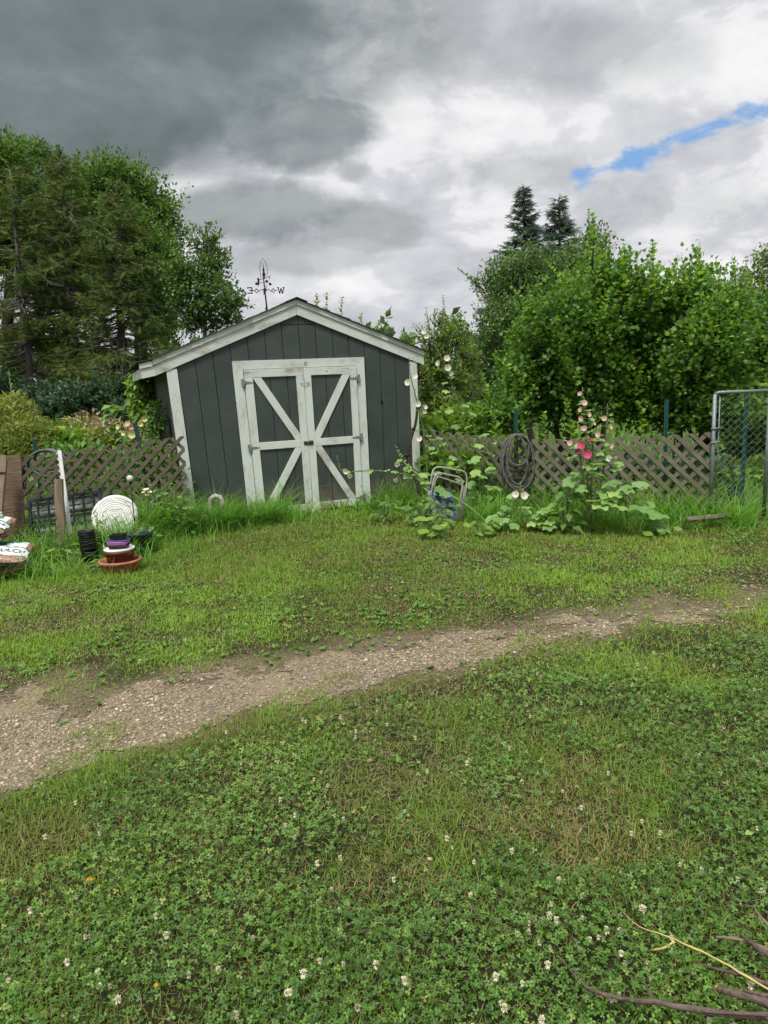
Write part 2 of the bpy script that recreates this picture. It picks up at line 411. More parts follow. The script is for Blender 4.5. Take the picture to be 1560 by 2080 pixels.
def clover_t():
    V, F = [], []
    for k in range(3):
        a = 2 * PI * k / 3; c, s = math.cos(a), math.sin(a)
        o = len(V)
        for x, y, z in ((0, 0, 0), (.34, .42, .12), (.26, .92, .10), (0, .86, .0), (-.26, .92, .10), (-.34, .42, .12)):
            V.append((x * c - y * s, x * s + y * c, z))
        F += [(o, o + 1, o + 2), (o, o + 2, o + 3), (o, o + 3, o + 4), (o, o + 4, o + 5)]
    return np.array(V), np.array(F)
T_CLOV = clover_t()
def sprig_t():
    V, F = [], []
    r = random.Random(3)
    for k in range(7):
        y = .1 + .85 * k / 7; L = .30 * (1 - .5 * y)
        for s in (-1, 1):
            o = len(V); V += [(0, y, 0), (s * .05, y + .02, .03), (s * L, y + .22, r.uniform(-.1, .1))]; F.append((o, o + 1, o + 2))
    o = len(V); V += [(-.045, 0, 0), (.045, 0, 0), (0, 1.1, 0)]; F.append((o, o + 1, o + 2))
    o = len(V); V += [(0, 0, -.045), (0, 0, .045), (0, 1.05, 0)]; F.append((o, o + 1, o + 2))
    return np.array(V, float), np.array(F)
T_SPRIG = sprig_t()
def rdir(n, rng=RNG):
    return nrm(rng.normal(size=(n, 3)))

def blades(P, h, az, bend, w, tone, seg=2):
    """tapered curving grass blades"""
    n = len(P); A = np.stack([np.cos(az), np.sin(az), np.zeros(n)], 1); B = np.stack([-np.sin(az), np.cos(az), np.zeros(n)], 1)
    rows = []
    for i in range(seg):
        t = i / seg; ww = w * (1 - .55 * t * t) * .5
        c = P + A * (h * bend * t * t)[:, None]; c[:, 2] += h * (t - .42 * bend * t * t)
        rows += [c - B * ww[:, None], c + B * ww[:, None]]
    c = P + A * (h * bend)[:, None]; c[:, 2] += h * (1 - .42 * bend); rows.append(c)
    k = 2 * seg + 1; V = np.stack(rows, 1).reshape(-1, 3)
    tf = []
    for i in range(seg - 1): tf += [(2 * i, 2 * i + 1, 2 * i + 3), (2 * i, 2 * i + 3, 2 * i + 2)]
    tf.append((2 * seg - 2, 2 * seg - 1, 2 * seg)); tf = np.array(tf)
    Fc = (tf[None] + (np.arange(n) * k)[:, None, None]).reshape(-1, 3)
    return V, Fc, np.repeat(tone, k)

# ------------------------------------------------------------------ camera, light, sky
cd = bpy.data.cameras.new('camera'); cam = bpy.data.objects.new('camera', cd); COL.objects.link(cam)
cd.sensor_fit = 'VERTICAL'; cd.sensor_height = 24; cd.sensor_width = 18; cd.lens = 24 * F_PX / 2080
cd.clip_start = .05; cd.clip_end = 2000
cam.matrix_world = Matrix(((RT[0], UP[0], -FW[0], 0), (RT[1], UP[1], -FW[1], 0), (RT[2], UP[2], -FW[2], CAM_H), (0, 0, 0, 1)))
SC.camera = cam
SC.view_settings.view_transform = 'Standard'; SC.view_settings.look = 'None'; SC.view_settings.gamma = 1
SC.view_settings.exposure = 0.25
SUN_EL, SUN_AZ = math.radians(62), math.radians(197)     # azimuth clockwise from +Y
sd = bpy.data.lights.new('sun', 'SUN'); sd.energy = 3.2; sd.angle = math.radians(13); sd.color = (1, .95, .87)
sun = bpy.data.objects.new('sun', sd); COL.objects.link(sun)
sdir = Vector((math.sin(SUN_AZ) * math.cos(SUN_EL), math.cos(SUN_AZ) * math.cos(SUN_EL), math.sin(SUN_EL)))
sun.rotation_euler = sdir.to_track_quat('Z', 'Y').to_euler()

def make_sky():
    w = bpy.data.worlds.new('World'); SC.world = w; w.use_nodes = True; nt = w.node_tree
    bg = nt.nodes['Background']; bg.inputs['Strength'].default_value = .1
    L = nt.links
    def M(op, a, b=None, c=None):
        n = nd(nt, 'ShaderNodeMath', operation=op)
        for i, q in enumerate((a, b, c)):
            if q is None: continue
            if isinstance(q, (int, float)): n.inputs[i].default_value = q
            else: L.new(q, n.inputs[i])
        return n.outputs[0]
    sky = nd(nt, 'ShaderNodeTexSky'); sky.sky_type = 'NISHITA'; sky.sun_disc = False
    sky.sun_elevation = SUN_EL; sky.sun_rotation = SUN_AZ
    tc = nd(nt, 'ShaderNodeTexCoord'); sp = nd(nt, 'ShaderNodeSeparateXYZ'); L.new(tc.outputs['Generated'], sp.inputs[0])
    x, y, z = sp.outputs
    zz = M('ADD', M('MAXIMUM', z, 0.), .16)
    cb = nd(nt, 'ShaderNodeCombineXYZ'); L.new(M('DIVIDE', x, zz), cb.inputs[0]); L.new(M('DIVIDE', y, zz), cb.inputs[1])
    pl = cb.outputs[0]                                     # a flat cloud layer overhead
    n1 = noise(nt, pl, 1.1, 9, .55, dist=.35); n2 = noise(nt, pl, 3.4, 8, .6, (1, 1.3, 1), .2)
    n3 = noise(nt, tc.outputs['Generated'], 9, 8, .6, (1, 1, 1.7), .3)
    n4 = noise(nt, tc.outputs['Generated'], 3.2, 7, .55, (1, 1, 1.6), .2)
    n5 = noise(nt, tc.outputs['Generated'], 15, 8, .6, (1, 1, 2.2), .3)
    ys = M('MAXIMUM', y, .05)
    wob = M('ADD', M('MULTIPLY', M('SUBTRACT', n3, .5), .34), M('MULTIPLY', M('SUBTRACT', n4, .5), .26))
    a = M('DIVIDE', x, ys); b = M('DIVIDE', z, ys)
    def blob(px, py, rx, ry, soft=.5):
        d = ray(px, py); ca, cb_ = d[0] / d[1], d[2] / d[1]
        u = M('DIVIDE', M('SUBTRACT', a, ca), rx / F_PX * 1.05); v = M('DIVIDE', M('SUBTRACT', b, cb_), ry / F_PX * 1.05)
        r = M('SQRT', M('ADD', M('MULTIPLY', u, u), M('MULTIPLY', v, v)))
        r = M('ADD', r, M('MULTIPLY', wob, 150. / ry + .6))
        return mr(nt, r, 1 - soft, 1 + soft * .35, 1, 0)
    def add(*bs):
        o = bs[0]
        for q in bs[1:]: o = M('MAXIMUM', o, q)
        return o
    dark = add(blob(230, 110, 580, 235, .45), blob(100, 310, 300, 90, .45), M('MULTIPLY', blob(520, 420, 175, 62, .4), .72), M('MULTIPLY', blob(600, 270, 180, 80, .35), .9))
    mid = add(M('MULTIPLY', blob(745, 465, 115, 52, .4), .75), M('MULTIPLY', blob(640, 520, 150, 34, .5), .6), M('MULTIPLY', blob(722, 345, 45, 26, .5), .6),
              M('MULTIPLY', blob(880, 70, 130, 110, .5), .55), M('MULTIPLY', blob(1160, 110, 260, 80, .6), .5), M('MULTIPLY', blob(1010, 350, 150, 40, .6), .45), M('MULTIPLY', blob(1390, 420, 260, 50, .7), .3))
    lit = add(M('MULTIPLY', blob(640, 392, 80, 34, .6), 1.), M('MULTIPLY', blob(390, 395, 90, 40, .6), 1.), M('MULTIPLY', blob(735, 512, 70, 26, .6), .9), M('MULTIPLY', blob(600, 560, 260, 50, .7), .7),
              M('MULTIPLY', blob(680, 320, 90, 26, .6), .5), blob(1000, 250, 300, 80, .8), blob(1420, 120, 260, 90, .8))
    n6 = noise(nt, tc.outputs['Generated'], 7.5, 10, .60, (1, 1, 1.9), .25)
    cm = M('ADD', M('MULTIPLY', n2, .12), M('ADD', M('MULTIPLY', n6, .56), M('MULTIPLY', n4, .32)))
    cm = M('ADD', cm, M('MULTIPLY', lit, .06))
    base = ramp(nt, cm, [(.36, (3.6, 3.75, 4.05)), (.45, (4.9, 5.0, 5.35)), (.51, (5.8, 5.85, 6.15)), (.54, (7.0, 7.0, 7.2)), (.62, (8.0, 8.0, 8.0))])
    c = mixc(nt, M('MULTIPLY', lit, .35), base, (7.8, 7.8, 7.85))
    c = mixc(nt, M('MULTIPLY', mid, .9), c, (2.7, 2.95, 3.05))
    dk = ramp(nt, M('ADD', M('MULTIPLY', n4, .6), M('MULTIPLY', n3, .4)), [(.38, (1.12, 1.40, 1.48)), (.5, (1.55, 1.87, 1.96)), (.62, (2.45, 2.8, 2.92))])
    c = mixc(nt, M('MULTIPLY', dark, .97), c, dk)
    # clear blue gap: a thin slanting strip low on the right
    d0, d1 = ray(1185, 362), ray(1600, 205)
    p0 = (d0[0] / d0[1], d0[2] / d0[1]); p1 = (d1[0] / d1[1], d1[2] / d1[1])
    ex, ey = p1[0] - p0[0], p1[1] - p0[1]; ll = ex * ex + ey * ey
    t = M('DIVIDE', M('ADD', M('MULTIPLY', M('SUBTRACT', a, p0[0]), ex), M('MULTIPLY', M('SUBTRACT', b, p0[1]), ey)), ll)
    t = M('MINIMUM', M('MAXIMUM', t, 0.), 1.)
    du = M('SUBTRACT', a, M('ADD', p0[0], M('MULTIPLY', t, ex))); dv = M('SUBTRACT', b, M('ADD', p0[1], M('MULTIPLY', t, ey)))
    ds = M('SQRT', M('ADD', M('MULTIPLY', du, du), M('MULTIPLY', dv, dv)))
    ds = M('ADD', ds, M('MULTIPLY', M('SUBTRACT', n5, .47), .085))
    gap = mr(nt, ds, .0, .019, .95, 0)
    front = mr(nt, y, .1, .3, 0, 1)
    bl = mixc(nt, 1., sky.outputs[0], (.85, .85, .85), 'MULTIPLY')
    bl = mixc(nt, .6, bl, (1.9, 4.2, 8.0))
    c = mixc(nt, M('MULTIPLY', gap, front), c, bl)
    # pale band near the horizon, bright overcast above the frame (thin cloud round the sun)
    c = mixc(nt, mr(nt, z, .0, .12, .7, 0), c, (5.0, 5.4, 5.8))
    hi = mr(nt, z, .48, .85, 1, ZENITH)
    hx = nd(nt, 'ShaderNodeVectorMath', operation='SCALE'); L.new(c, hx.inputs[0]); L.new(hi, hx.inputs['Scale'])
    L.new(hx.outputs[0], bg.inputs['Color'])
ZENITH = 1.75
make_sky()

# ------------------------------------------------------------------ ground
def axis(lo, hi, step, far):
    a = list(np.arange(lo, hi + 1e-6, step)); s = step
    l, r = [], []; v = hi
    while v < far: s *= 1.45; v += s; r.append(v)
    s = step; v = lo
    while v > -far: s *= 1.45; v -= s; l.append(v)
    return np.array(l[::-1] + a + r)
def grid_mesh(name, xs, ys, mat, zf, mask=None, kind='structure', tonef=None):
    X, Y = np.meshgrid(xs, ys); Z = zf(X, Y); V = np.stack([X, Y, Z], -1).reshape(-1, 3)
    nx, ny = len(xs), len(ys); i, j = np.meshgrid(np.arange(nx - 1), np.arange(ny - 1)); q = (j * nx + i)
    Fc = np.stack([q, q + 1, q + nx + 1, q + nx], -1).reshape(-1, 4)
    if mask is not None:
        cx = V[Fc].mean(1); Fc = Fc[mask(cx[:, 0], cx[:, 1])]
        us, inv = np.unique(Fc, return_inverse=True); V = V[us]; Fc = inv.reshape(-1, 4); V[:, :2] += RNG.uniform(-.4, .4, (len(V), 2)) * (xs[1] - xs[0])
    return tag(np_mesh(name, V, Fc, np.zeros(len(V)) if tonef is None else tonef(V[:, 0], V[:, 1]), mat, smooth=True), kind=kind)

UPE = np.array([tuple(G(*p))[:2] for p in ((-500, 1500), (-250, 1470), (0, 1428), (300, 1398), (560, 1350), (700, 1330), (900, 1304), (1200, 1262), (1400, 1230), (1560, 1211), (1900, 1178), (2300, 1140))])
LOE = np.array([tuple(G(*p))[:2] for p in ((-500, 1760), (-250, 1690), (0, 1612), (200, 1545), (350, 1500), (450, 1465), (600, 1440), (760, 1394), (950, 1348), (1150, 1304), (1320, 1272), (1560, 1238), (1900, 1192), (2300, 1150))])
def path_t(x, y):
    """0 at the near edge, 1 at the far edge of the gravel track"""
    yl = np.interp(x, LOE[:, 0], LOE[:, 1]); yu = np.interp(x, UPE[:, 0], UPE[:, 1])
    return (y - yl) / (yu - yl)
def path_d(x, y):
    yl = np.interp(x, LOE[:, 0], LOE[:, 1]); yu = np.interp(x, UPE[:, 0], UPE[:, 1])
    return np.minimum(y - yl, (yu - y) * .75)
def gravel_amt(x, y):
    e = (fbm(x * 3.1, y * 3.1, 21) - .5) * .7 + (fbm(x * 11, y * 11, 22, 3) - .5) * .3
    return path_d(x, y) + e * np.where(path_t(x, y) > .5, .9, .5)
def dust(x, y):
    far = y - np.interp(x, UPE[:, 0], UPE[:, 1]); d = np.where(path_t(x, y) > .5, far, -(y - np.interp(x, LOE[:, 0], LOE[:, 1])))
    w = np.where(path_t(x, y) > .5, .36, .2); return sst(1, 0, d / w + (fbm(x * 2.7, y * 2.7, 33) - .5) * 2.2)
grid_mesh('ground', axis(-9, 9, .09, 500), axis(-2, 14, .09, 500), GROUND, terr, tonef=dust)
grid_mesh('gravel_track', np.arange(-8, 9, .025), np.arange(1.6, 8, .025), GRAVEL, lambda x, y: terr(x, y) + .004, lambda x, y: gravel_amt(x, y) > .03)

def sample_view(n, y0, y1, p, side=.78, pad=1.3, rng=RNG):
    """points on the lawn, thinning with distance"""
    u = rng.random(n); q = 2 - p
    y = (y0 ** q + u * (y1 ** q - y0 ** q)) ** (1 / q)
    x = (rng.random(n) * 2 - 1) * (side * y + pad); return x, y

ico = [Vector(v).normalized() for v in ((0, 0, 1), (.89, 0, .45), (.28, .85, .45), (-.72, .53, .45), (-.72, -.53, .45), (.28, -.85, .45), (.72, .53, -.45), (-.28, .85, -.45), (-.89, 0, -.45), (-.28, -.85, -.45), (.72, -.53, -.45), (0, 0, -1))]
icof = np.array([(0, 1, 2), (0, 2, 3), (0, 3, 4), (0, 4, 5), (0, 5, 1), (1, 6, 2), (2, 7, 3), (3, 8, 4), (4, 9, 5), (5, 10, 1), (2, 6, 7), (3, 7, 8), (4, 8, 9), (5, 9, 10), (1, 10, 6), (11, 7, 6), (11, 8, 7), (11, 9, 8), (11, 10, 9), (11, 6, 10)])
def pebbles():
    x, y = sample_view(270000, 1.7, 7.4, .9)
    g = gravel_amt(x, y); k = (RNG.random(len(x)) < sst(-.10, .24, g) * (.22 + .78 * sst(.38, .6, fbm(x * 2.3, y * 2.3, 31))) + .012)
    x, y = x[k], y[k]; n = len(x)
    base = np.array([tuple(v) for v in ico])
    s = .0026 + .0075 * RNG.random(n) ** 3.2; s *= .8 + .09 * y
    j = base[None] * (1 + .35 * (RNG.random((n, 12, 1)) - .5)) * s[:, None, None] * (1 + .5 * (RNG.random((n, 1, 3)) - .4)) * np.array([1, 1, .62])
    P = np.stack([x, y, terr(x, y) + .004 + s * .25], 1)
    V = (j + P[:, None]).reshape(-1, 3); Fc = (icof[None] + (np.arange(n) * 12)[:, None, None]).reshape(-1, 3)
    tag(np_mesh('gravel', V, Fc, np.repeat(RNG.random(n), 12), PEBBLE), kind='stuff', label='loose tan and grey gravel on the worn wheel track', cat='gravel')
pebbles()

# lawn ------------------------------------------------------------
SHX, SHY, SHYAW = -2.351, 8.240, 0.3665
def shed_uv(x, y):
    dx, dy = x - SHX, y - SHY; c, s = math.cos(SHYAW), math.sin(SHYAW)
    return dx * c + dy * s, -dx * s + dy * c
def outside_shed(x, y):
    u, v = shed_uv(x, y); return ~((u > -.02) & (u < 3.07) & (v > -.03) & (v < 3.1))
def clover_mask(x, y):
    near = sst(.05, .55, np.interp(x, LOE[:, 0], LOE[:, 1]) - y)
    return near * sst(.42, .60, fbm(x * 1.35 + 3, y * 1.35, 41) + .05)
def lawn():
    ch = []
    x, y = sample_view(680000, .95, 10.5, 1.2)
    g = gravel_amt(x, y); t = path_t(x, y)
    far = y - np.interp(x, UPE[:, 0], UPE[:, 1])
    dens = sst(.06, -.10, g)
    worn = np.where(t > .5, sst(-.1, .9, far + (fbm(x * 2.2, y * 2.2, 51) - .5) * 1.7), 1)
    patch = fbm(x * 2.6, y * 2.6, 52)
    dens = dens * np.where(t > .5, .42 + .58 * sst(.05, .6, worn) * sst(.2, .48, patch + .25 * worn), .45 + .55 * sst(.3, .5, patch))
    dens = np.maximum(dens, .55 * sst(.56, .66, fbm(x * 3.6, y * 3.6, 53)) * (g > .0))        # tufts growing through the gravel
    dens *= 1 - .45 * clover_mask(x, y)
    dens *= np.where((t > .5) & (far < 2.2), .72 + .28 * sst(.34, .52, fbm(x * 3.4, y * 3.4, 59, 5)), 1)
    k = (RNG.random(len(x)) < dens) & outside_shed(x, y); x, y, worn, patch, t, far = x[k], y[k], worn[k], patch[k], t[k], far[k]; n = len(x)
    big = fbm(x * .8, y * .8, 54)
    h = (.016 + .036 * RNG.random(n) ** 1.6) * (.45 + .55 * worn) * (1 + .5 * sst(.5, .7, patch)) * (1 + .5 * sst(1.6, 3, far))
    h *= np.where(t < .5, 1.1, 1.)
    w = (.0022 + .0022 * RNG.random(n)) * (1 + .22 * np.maximum(y - 2, 0) ** .9)
    tone = .62 + (big - .5) * .9 + RNG.normal(0, .17, n) + .12 * (worn - .8)
    tone += np.where(t < .5, .35 * (sst(.52, .36, fbm(x * 2.1, y * 2.1, 57)) * -.9), 0)
    m5 = fbm(x * 3.4, y * 3.4, 59, 5); tone += (m5 - .5) * .45
    h *= .82 + .35 * sst(.42, .66, m5)
    dry = RNG.random(n) < (.30 * sst(.52, .36, m5) + .08 + .22 * (1 - worn) + .22 * sst(.54, .68, fbm(x * 1.7, y * 1.7, 55)))
    tone = np.where(dry, RNG.random(n) * .28, np.clip(tone, .30, 1))
    h = np.where(dry & (RNG.random(n) < .6), h * .55, h)
    ch.append(blades(np.stack([x, y, terr(x, y) - .002], 1), h, RNG.random(n) * 2 * PI, .25 + 1.25 * RNG.random(n) ** 1.5, w, tone, 2))
    V, Fc, T = cat(ch)
    tag(np_mesh('lawn_grass', V, Fc, T, L_GRASS), kind='stuff', label='short patchy mown lawn grass', cat='grass')
    # dry thatch lying flat
    x, y = sample_view(90000, .95, 8, 1.0); k = (RNG.random(len(x)) < sst(.42, .62, fbm(x * 1.9, y * 1.9, 58)) * .75 + .10) & (gravel_amt(x, y) < .12)
    x, y = x[k], y[k]; n = len(x)
    V, Fc, T = blades(np.stack([x, y, terr(x, y) + .003 + .012 * RNG.random(n)], 1), .012 + .02 * RNG.random(n), RNG.random(n) * 7, 1.8 + RNG.random(n), (.0016 + .001 * RNG.random(n)) * (1 + .2 * np.maximum(y - 2, 0)), RNG.random(n) * .8, 2)
    tag(np_mesh('dry_thatch', V, Fc, T, L_DRY), kind='stuff', label='dry straw-coloured thatch between the grass', cat='dry grass')
    # clover
    x, y = sample_view(250000, .95, 6.5, 1.25); m = clover_mask(x, y)
    k = (RNG.random(len(x)) < np.maximum(m * .8, .05 * sst(.1, -.1, gravel_amt(x, y)))) & (gravel_amt(x, y) < .03); x, y, m = x[k], y[k], m[k]; n = len(x)
    z = terr(x, y) + .010 + .052 * RNG.random(n) * (.4 + m) * (.5 + vn(x * 6, y * 6, 66))
    N = nrm(np.stack([RNG.normal(0, .46, n), RNG.normal(0, .46, n), np.ones(n)], 1)); D = rdir(n); D[:, 2] *= .2
    D = nrm(D - N * (D * N).sum(1, keepdims=True))
    tone = np.clip(.45 + (fbm(x * 2, y * 2, 60) - .5) * .8 + RNG.normal(0, .25, n), 0, 1)
    V, Fc, T = scatter(T_CLOV, np.stack([x, y, z], 1), D, N, (.0058 + .0062 * RNG.random(n) ** 1.4) * (1 + .10 * np.maximum(y - 2, 0)), tone)
    tag(np_mesh('clover_patch', V, Fc, T, L_CLOV), kind='stuff', label='low dark green clover leaves spreading through the near lawn', cat='clover')
    # flat broad-leaved weeds beyond and beside the track
    x, y = sample_view(15000, 1.6, 8.5, .8); far = y - np.interp(x, UPE[:, 0], UPE[:, 1])
    pr = sst(-.2, .5, far) * sst(.45, .62, fbm(x * 2.4, y * 2.4, 62)) + .07
    k = (RNG.random(len(x)) < pr) & (gravel_amt(x, y) < .05) & outside_shed(x, y); x, y = x[k], y[k]; ch = []
    for q in range(8):
        n = len(x); a = RNG.random(n) * 7; D = np.stack([np.cos(a), np.sin(a), .3 + .9 * RNG.random(n)], 1)
        N = nrm(np.stack([RNG.normal(0, .45, n), RNG.normal(0, .45, n), np.ones(n)], 1))
        ch.append(scatter(T_LEAF, np.stack([x, y, terr(x, y) + .006], 1), D, N, .014 + .026 * RNG.random(n), np.clip(.68 + RNG.normal(0, .2, n), 0, 1)))
    V, Fc, T = cat(ch)
    tag(np_mesh('lawn_weeds', V, Fc, T, L_WEED), kind='stuff', label='flat broad-leaved weeds scattered over the lawn', cat='weeds')
lawn()

# white clover heads: one object each
def clover_head(seed):
    r = random.Random(seed); mb = MB(); h = .05 + .03 * r.random(); R = .0062 + .0016 * r.random()
    bx, by = r.uniform(-.02, .02), r.uniform(-.02, .02)
    mb.tube([(0, 0, 0), (bx * .4, by * .4, h * .6), (bx, by, h)], .0011, 4, 1)
    top = Vector((bx, by, h + R * .6))
    core = Vector((bx, by, h + R * .6)); mb.add([core + v * R * .58 * r.uniform(.85, 1.15) for v in ico], [tuple(f) for f in icof], [v * .3 for v in ico], 0, True)
    for i in range(120):
        z = 1 - 1.75 * (i + .5) / 120; a = i * 2.39996; q = math.sqrt(max(0, 1 - z * z)); d = Vector((q * math.cos(a), q * math.sin(a), z))
        _, s, n = frame_from(d); b = top + d * R * .45; e = top + (d + Vector((r.uniform(-.3, .3), r.uniform(-.3, .3), .4 if z > -.2 else -.5))) * R * (.65 + .55 * r.random())
        mb.add([b - s * .0011, b + s * .0011, e + s * .0008 + n * .0004, e - s * .0008], [(0, 1, 2, 3)], None, 0 if z > -.55 or r.random() < .6 else 2)
    return mb
CLV = None
def clover_flowers():
    protos = []
    spots = []
    rr = random.Random(5)
    fixed = [(440, 1990), (490, 2060), (600, 2010), (650, 1950), (705, 1955), (780, 1980), (820, 2005), (740, 2050), (1000, 2000), (960, 2070), (1100, 1975), (1180, 1810), (1190, 1895), (1205, 1890), (1225, 1895), (1270, 1880), (1135, 1795), (1110, 1855), (1055, 1905), (1120, 1830),
             (1350, 1860), (1355, 1885), (1300, 1855), (1330, 1690), (1280, 1695), (1310, 1660), (1180, 1640), (1385, 1745), (1430, 1770), (1455, 1760), (1545, 1810), (1510, 1785), (1445, 2065), (1480, 2070), (1095, 2068), (1020, 2050), (195, 1990), (70, 1860), (235, 2050), (15, 2000), (380, 1990), (520, 1900), (340, 1930), (95, 1700),
             (820, 1640), (700, 1660), (650, 1760), (900, 1715), (1040, 1740), (1230, 1560), (960, 1560), (870, 1560), (790, 1465), (715, 1490), (725, 1485), (630, 1580), (845, 1500), (1390, 1430), (1240, 1380), (1450, 1345), (1300, 1345), (1180, 1420), (1080, 1450), (1050, 1560), (1140, 1600), (1420, 1520), (1500, 1450), (1530, 1390)]
    for p in fixed: spots.append(G(*p, .06))
    while len(spots) < 150:
        px, py = rr.uniform(150, 1640), rr.uniform(1330, 2060)
        if vn(px / 160, py / 110, 77) < .5: continue
        w = G(px, py, .06)
        if path_d(w.x, w.y) < -.1: spots.append(w)
    for i, w in enumerate(spots):
        if i < 8:
            o = clover_head(i).build('clover_flower', [CLOVW, GREENSTEM, L_DRY]); protos.append(o)
        else:
            o = protos[i % 8].copy(); COL.objects.link(o)
        o.location = (w.x, w.y, tz(w.x, w.y)); o.rotation_euler = (0, 0, rr.random() * 6)
        s = rr.uniform(.65, 1.05) * (.85 if i > 60 else 1.0); o.scale = (s, s, s)
        tag(o, 'small round white clover head on a thin stalk in the lawn', 'clover flower', 'white clover heads dotted over the lawn')
clover_flowers()

# ------------------------------------------------------------------ shed (local: u along the front, v back, z up)
shed = thing('garden_shed', 'dark grey timber garden shed with white trim and a pair of cross-braced white doors', 'shed', (SHX, SHY, 0), SHYAW)
SW, SLP, HC, SD = 3.05, .394, 1.80, 3.0
APZ = HC + SLP * SW / 2
def lean(p):
    u, v, z = p
    k = .045 * max(0, 1 - u / 1.98)
    return Vector((u - k * (z - .9), v, z))
def SB(mb, name, mat, parent=None, bev=.002):
    return mb.xf(lean).build(name, mat, parent or shed, bev, world=False)
def S2W(u, v, z):
    p = lean(Vector((u, v, z))); c, s = math.cos(SHYAW), math.sin(SHYAW)
    return Vector((SHX + p.x * c - p.y * s, SHY + p.x * s + p.y * c, p.z))
def top(u): return HC + SLP * min(u, SW - u)

def clad_front(mb, u0, u1, z0, ztop, v, th=.012, first=None, split=None):
    u = first if first is not None else u0; gap = .0075
    edges = [u0]
    while u < u1:
        if u > u0 + .01: edges.append(u)
        u += .2033
    edges.append(u1)
    for a, b in zip(edges[:-1], edges[1:]):
        a2, b2 = a + gap / 2, b - gap / 2
        def pol(lo, hi):
            pts = [(a2, lo), (b2, lo), (b2, hi(b2))]
            if a2 < SW / 2 < b2 and hi is ztop: pts.append((SW / 2, hi(SW / 2)))
            return pts + [(a2, hi(a2))]
        if split and ztop(min(max(SW / 2, a2), b2)) > split + .02 and min(ztop(a2), ztop(b2)) > split + .01:
            mb.prism(pol(z0, lambda q: split - .004), (0, v, 0), (1, 0, 0), (0, 0, 1), (0, th, 0)); mb.prism(pol(split + .004, ztop), (0, v, 0), (1, 0, 0), (0, 0, 1), (0, th, 0))
        else:
            mb.prism(pol(z0, ztop), (0, v, 0), (1, 0, 0), (0, 0, 1), (0, th, 0))
mb = MB(); clad_front(mb, .0, SW, .07, lambda q: top(q) + .05, 0, first=.115, split=2.29); fw = SB(mb, 'front_wall', SIDING, bev=0)
mb = MB(); mb.prism([(.0, .06), (SW, .06), (SW, HC + .04), (SW / 2, APZ + .03), (0, HC + .04)], (0, .0125, 0), (1, 0, 0), (0, 0, 1), (0, .02, 0)); SB(mb, 'sheathing', DARKGAP, fw, 0)
for nm, u, sg in (('side_wall', 0, -1), ('side_wall', SW, 1)):
    mb = MB(); v = .035
    while v < SD - .02:
        mb.prism([(v + .004, .07), (min(v + .2, SD), .07), (min(v + .2, SD), HC + .03), (v + .004, HC + .03)], (u - (.012 if sg < 0 else 0), 0, 0), (0, 1, 0), (0, 0, 1), (.012, 0, 0)); v += .2033
    mb.prism([(.035, .06), (SD, .06), (SD, HC + .03), (.035, HC + .03)], (u + (.001 if sg < 0 else -.021), 0, 0), (0, 1, 0), (0, 0, 1), (.02, 0, 0))
    SB(mb, nm, SIDING, bev=0)
mb = MB(); mb.prism([(.02, .07), (SW - .02, .07), (SW - .02, HC), (SW / 2, APZ), (.02, HC)], (0, SD - .02, 0), (1, 0, 0), (0, 0, 1), (0, .03, 0)); SB(mb, 'rear_wall', SIDING, bev=0)
mb = MB()
for u in (.12, SW / 2, SW - .12): mb.beam((u, .05, -.0), (u, SD - .05, -.0), .1, .13, (0, 0, 1))
SB(mb, 'floor_skid', DARKGAP, bev=0)
# corner trims
mb = MB(); mb.beam((.052, -.011, .05), (.052, -.011, HC + .02), .118, .018, (0, -1, 0)); SB(mb, 'corner_trim', WHITE)
mb = MB(); mb.beam((SW - .048, -.011, .05), (SW - .048, -.011, HC + .01), .105, .018, (0, -1, 0)); SB(mb, 'corner_trim', WHITE)
# rake boards on the gable (lower wide board, upper narrow board)
def rake(mb, u0, z0, u1, z1, w, v, th):
    mb.prism([(u0, z0), (u1, z1), (u1, z1 + w), (u0, z0 + w)], (0, v, 0), (1, 0, 0), (0, 0, 1), (0, th, 0), 0)
KU, EU, ER = -.12, -.275, SW + .10
kz = HC + SLP * KU; ez = kz + .20 * (EU - KU)
mb = MB(); rake(mb, KU, kz, SW / 2 - .001, APZ, .118, -.030, .018); SB(mb, 'rake_board', WHITE2)
mb = MB(); rake(mb, EU, ez, KU - .002, kz - .002, .105, -.031, .019); SB(mb, 'rake_tail', WHITE2)
mb = MB(); mb.prism([(SW / 2 + .001, APZ), (ER, HC + SLP * (SW - ER)), (ER, HC + SLP * (SW - ER) + .118), (SW / 2 + .001, APZ + .118)], (0, -.030, 0), (1, 0, 0), (0, 0, 1), (0, .018, 0)); SB(mb, 'rake_board', WHITE)
T1 = .1185
mb = MB(); rake(mb, KU - .02, kz + T1 - .004, SW / 2 - .001, APZ + T1, .062, -.046, .034); SB(mb, 'barge_board', WHITE)
mb = MB(); rake(mb, EU - .01, ez + T1 - .012, KU - .024, kz + T1 - .016, .058, -.046, .034); SB(mb, 'barge_tail', WHITE2)
mb = MB(); mb.prism([(SW / 2 + .001, APZ + T1), (ER + .005, HC + SLP * (SW - ER) + T1), (ER + .005, HC + SLP * (SW - ER) + T1 + .062), (SW / 2 + .001, APZ + T1 + .062)], (0, -.046, 0), (1, 0, 0), (0, 0, 1), (0, .034, 0)); SB(mb, 'barge_board', WHITE)
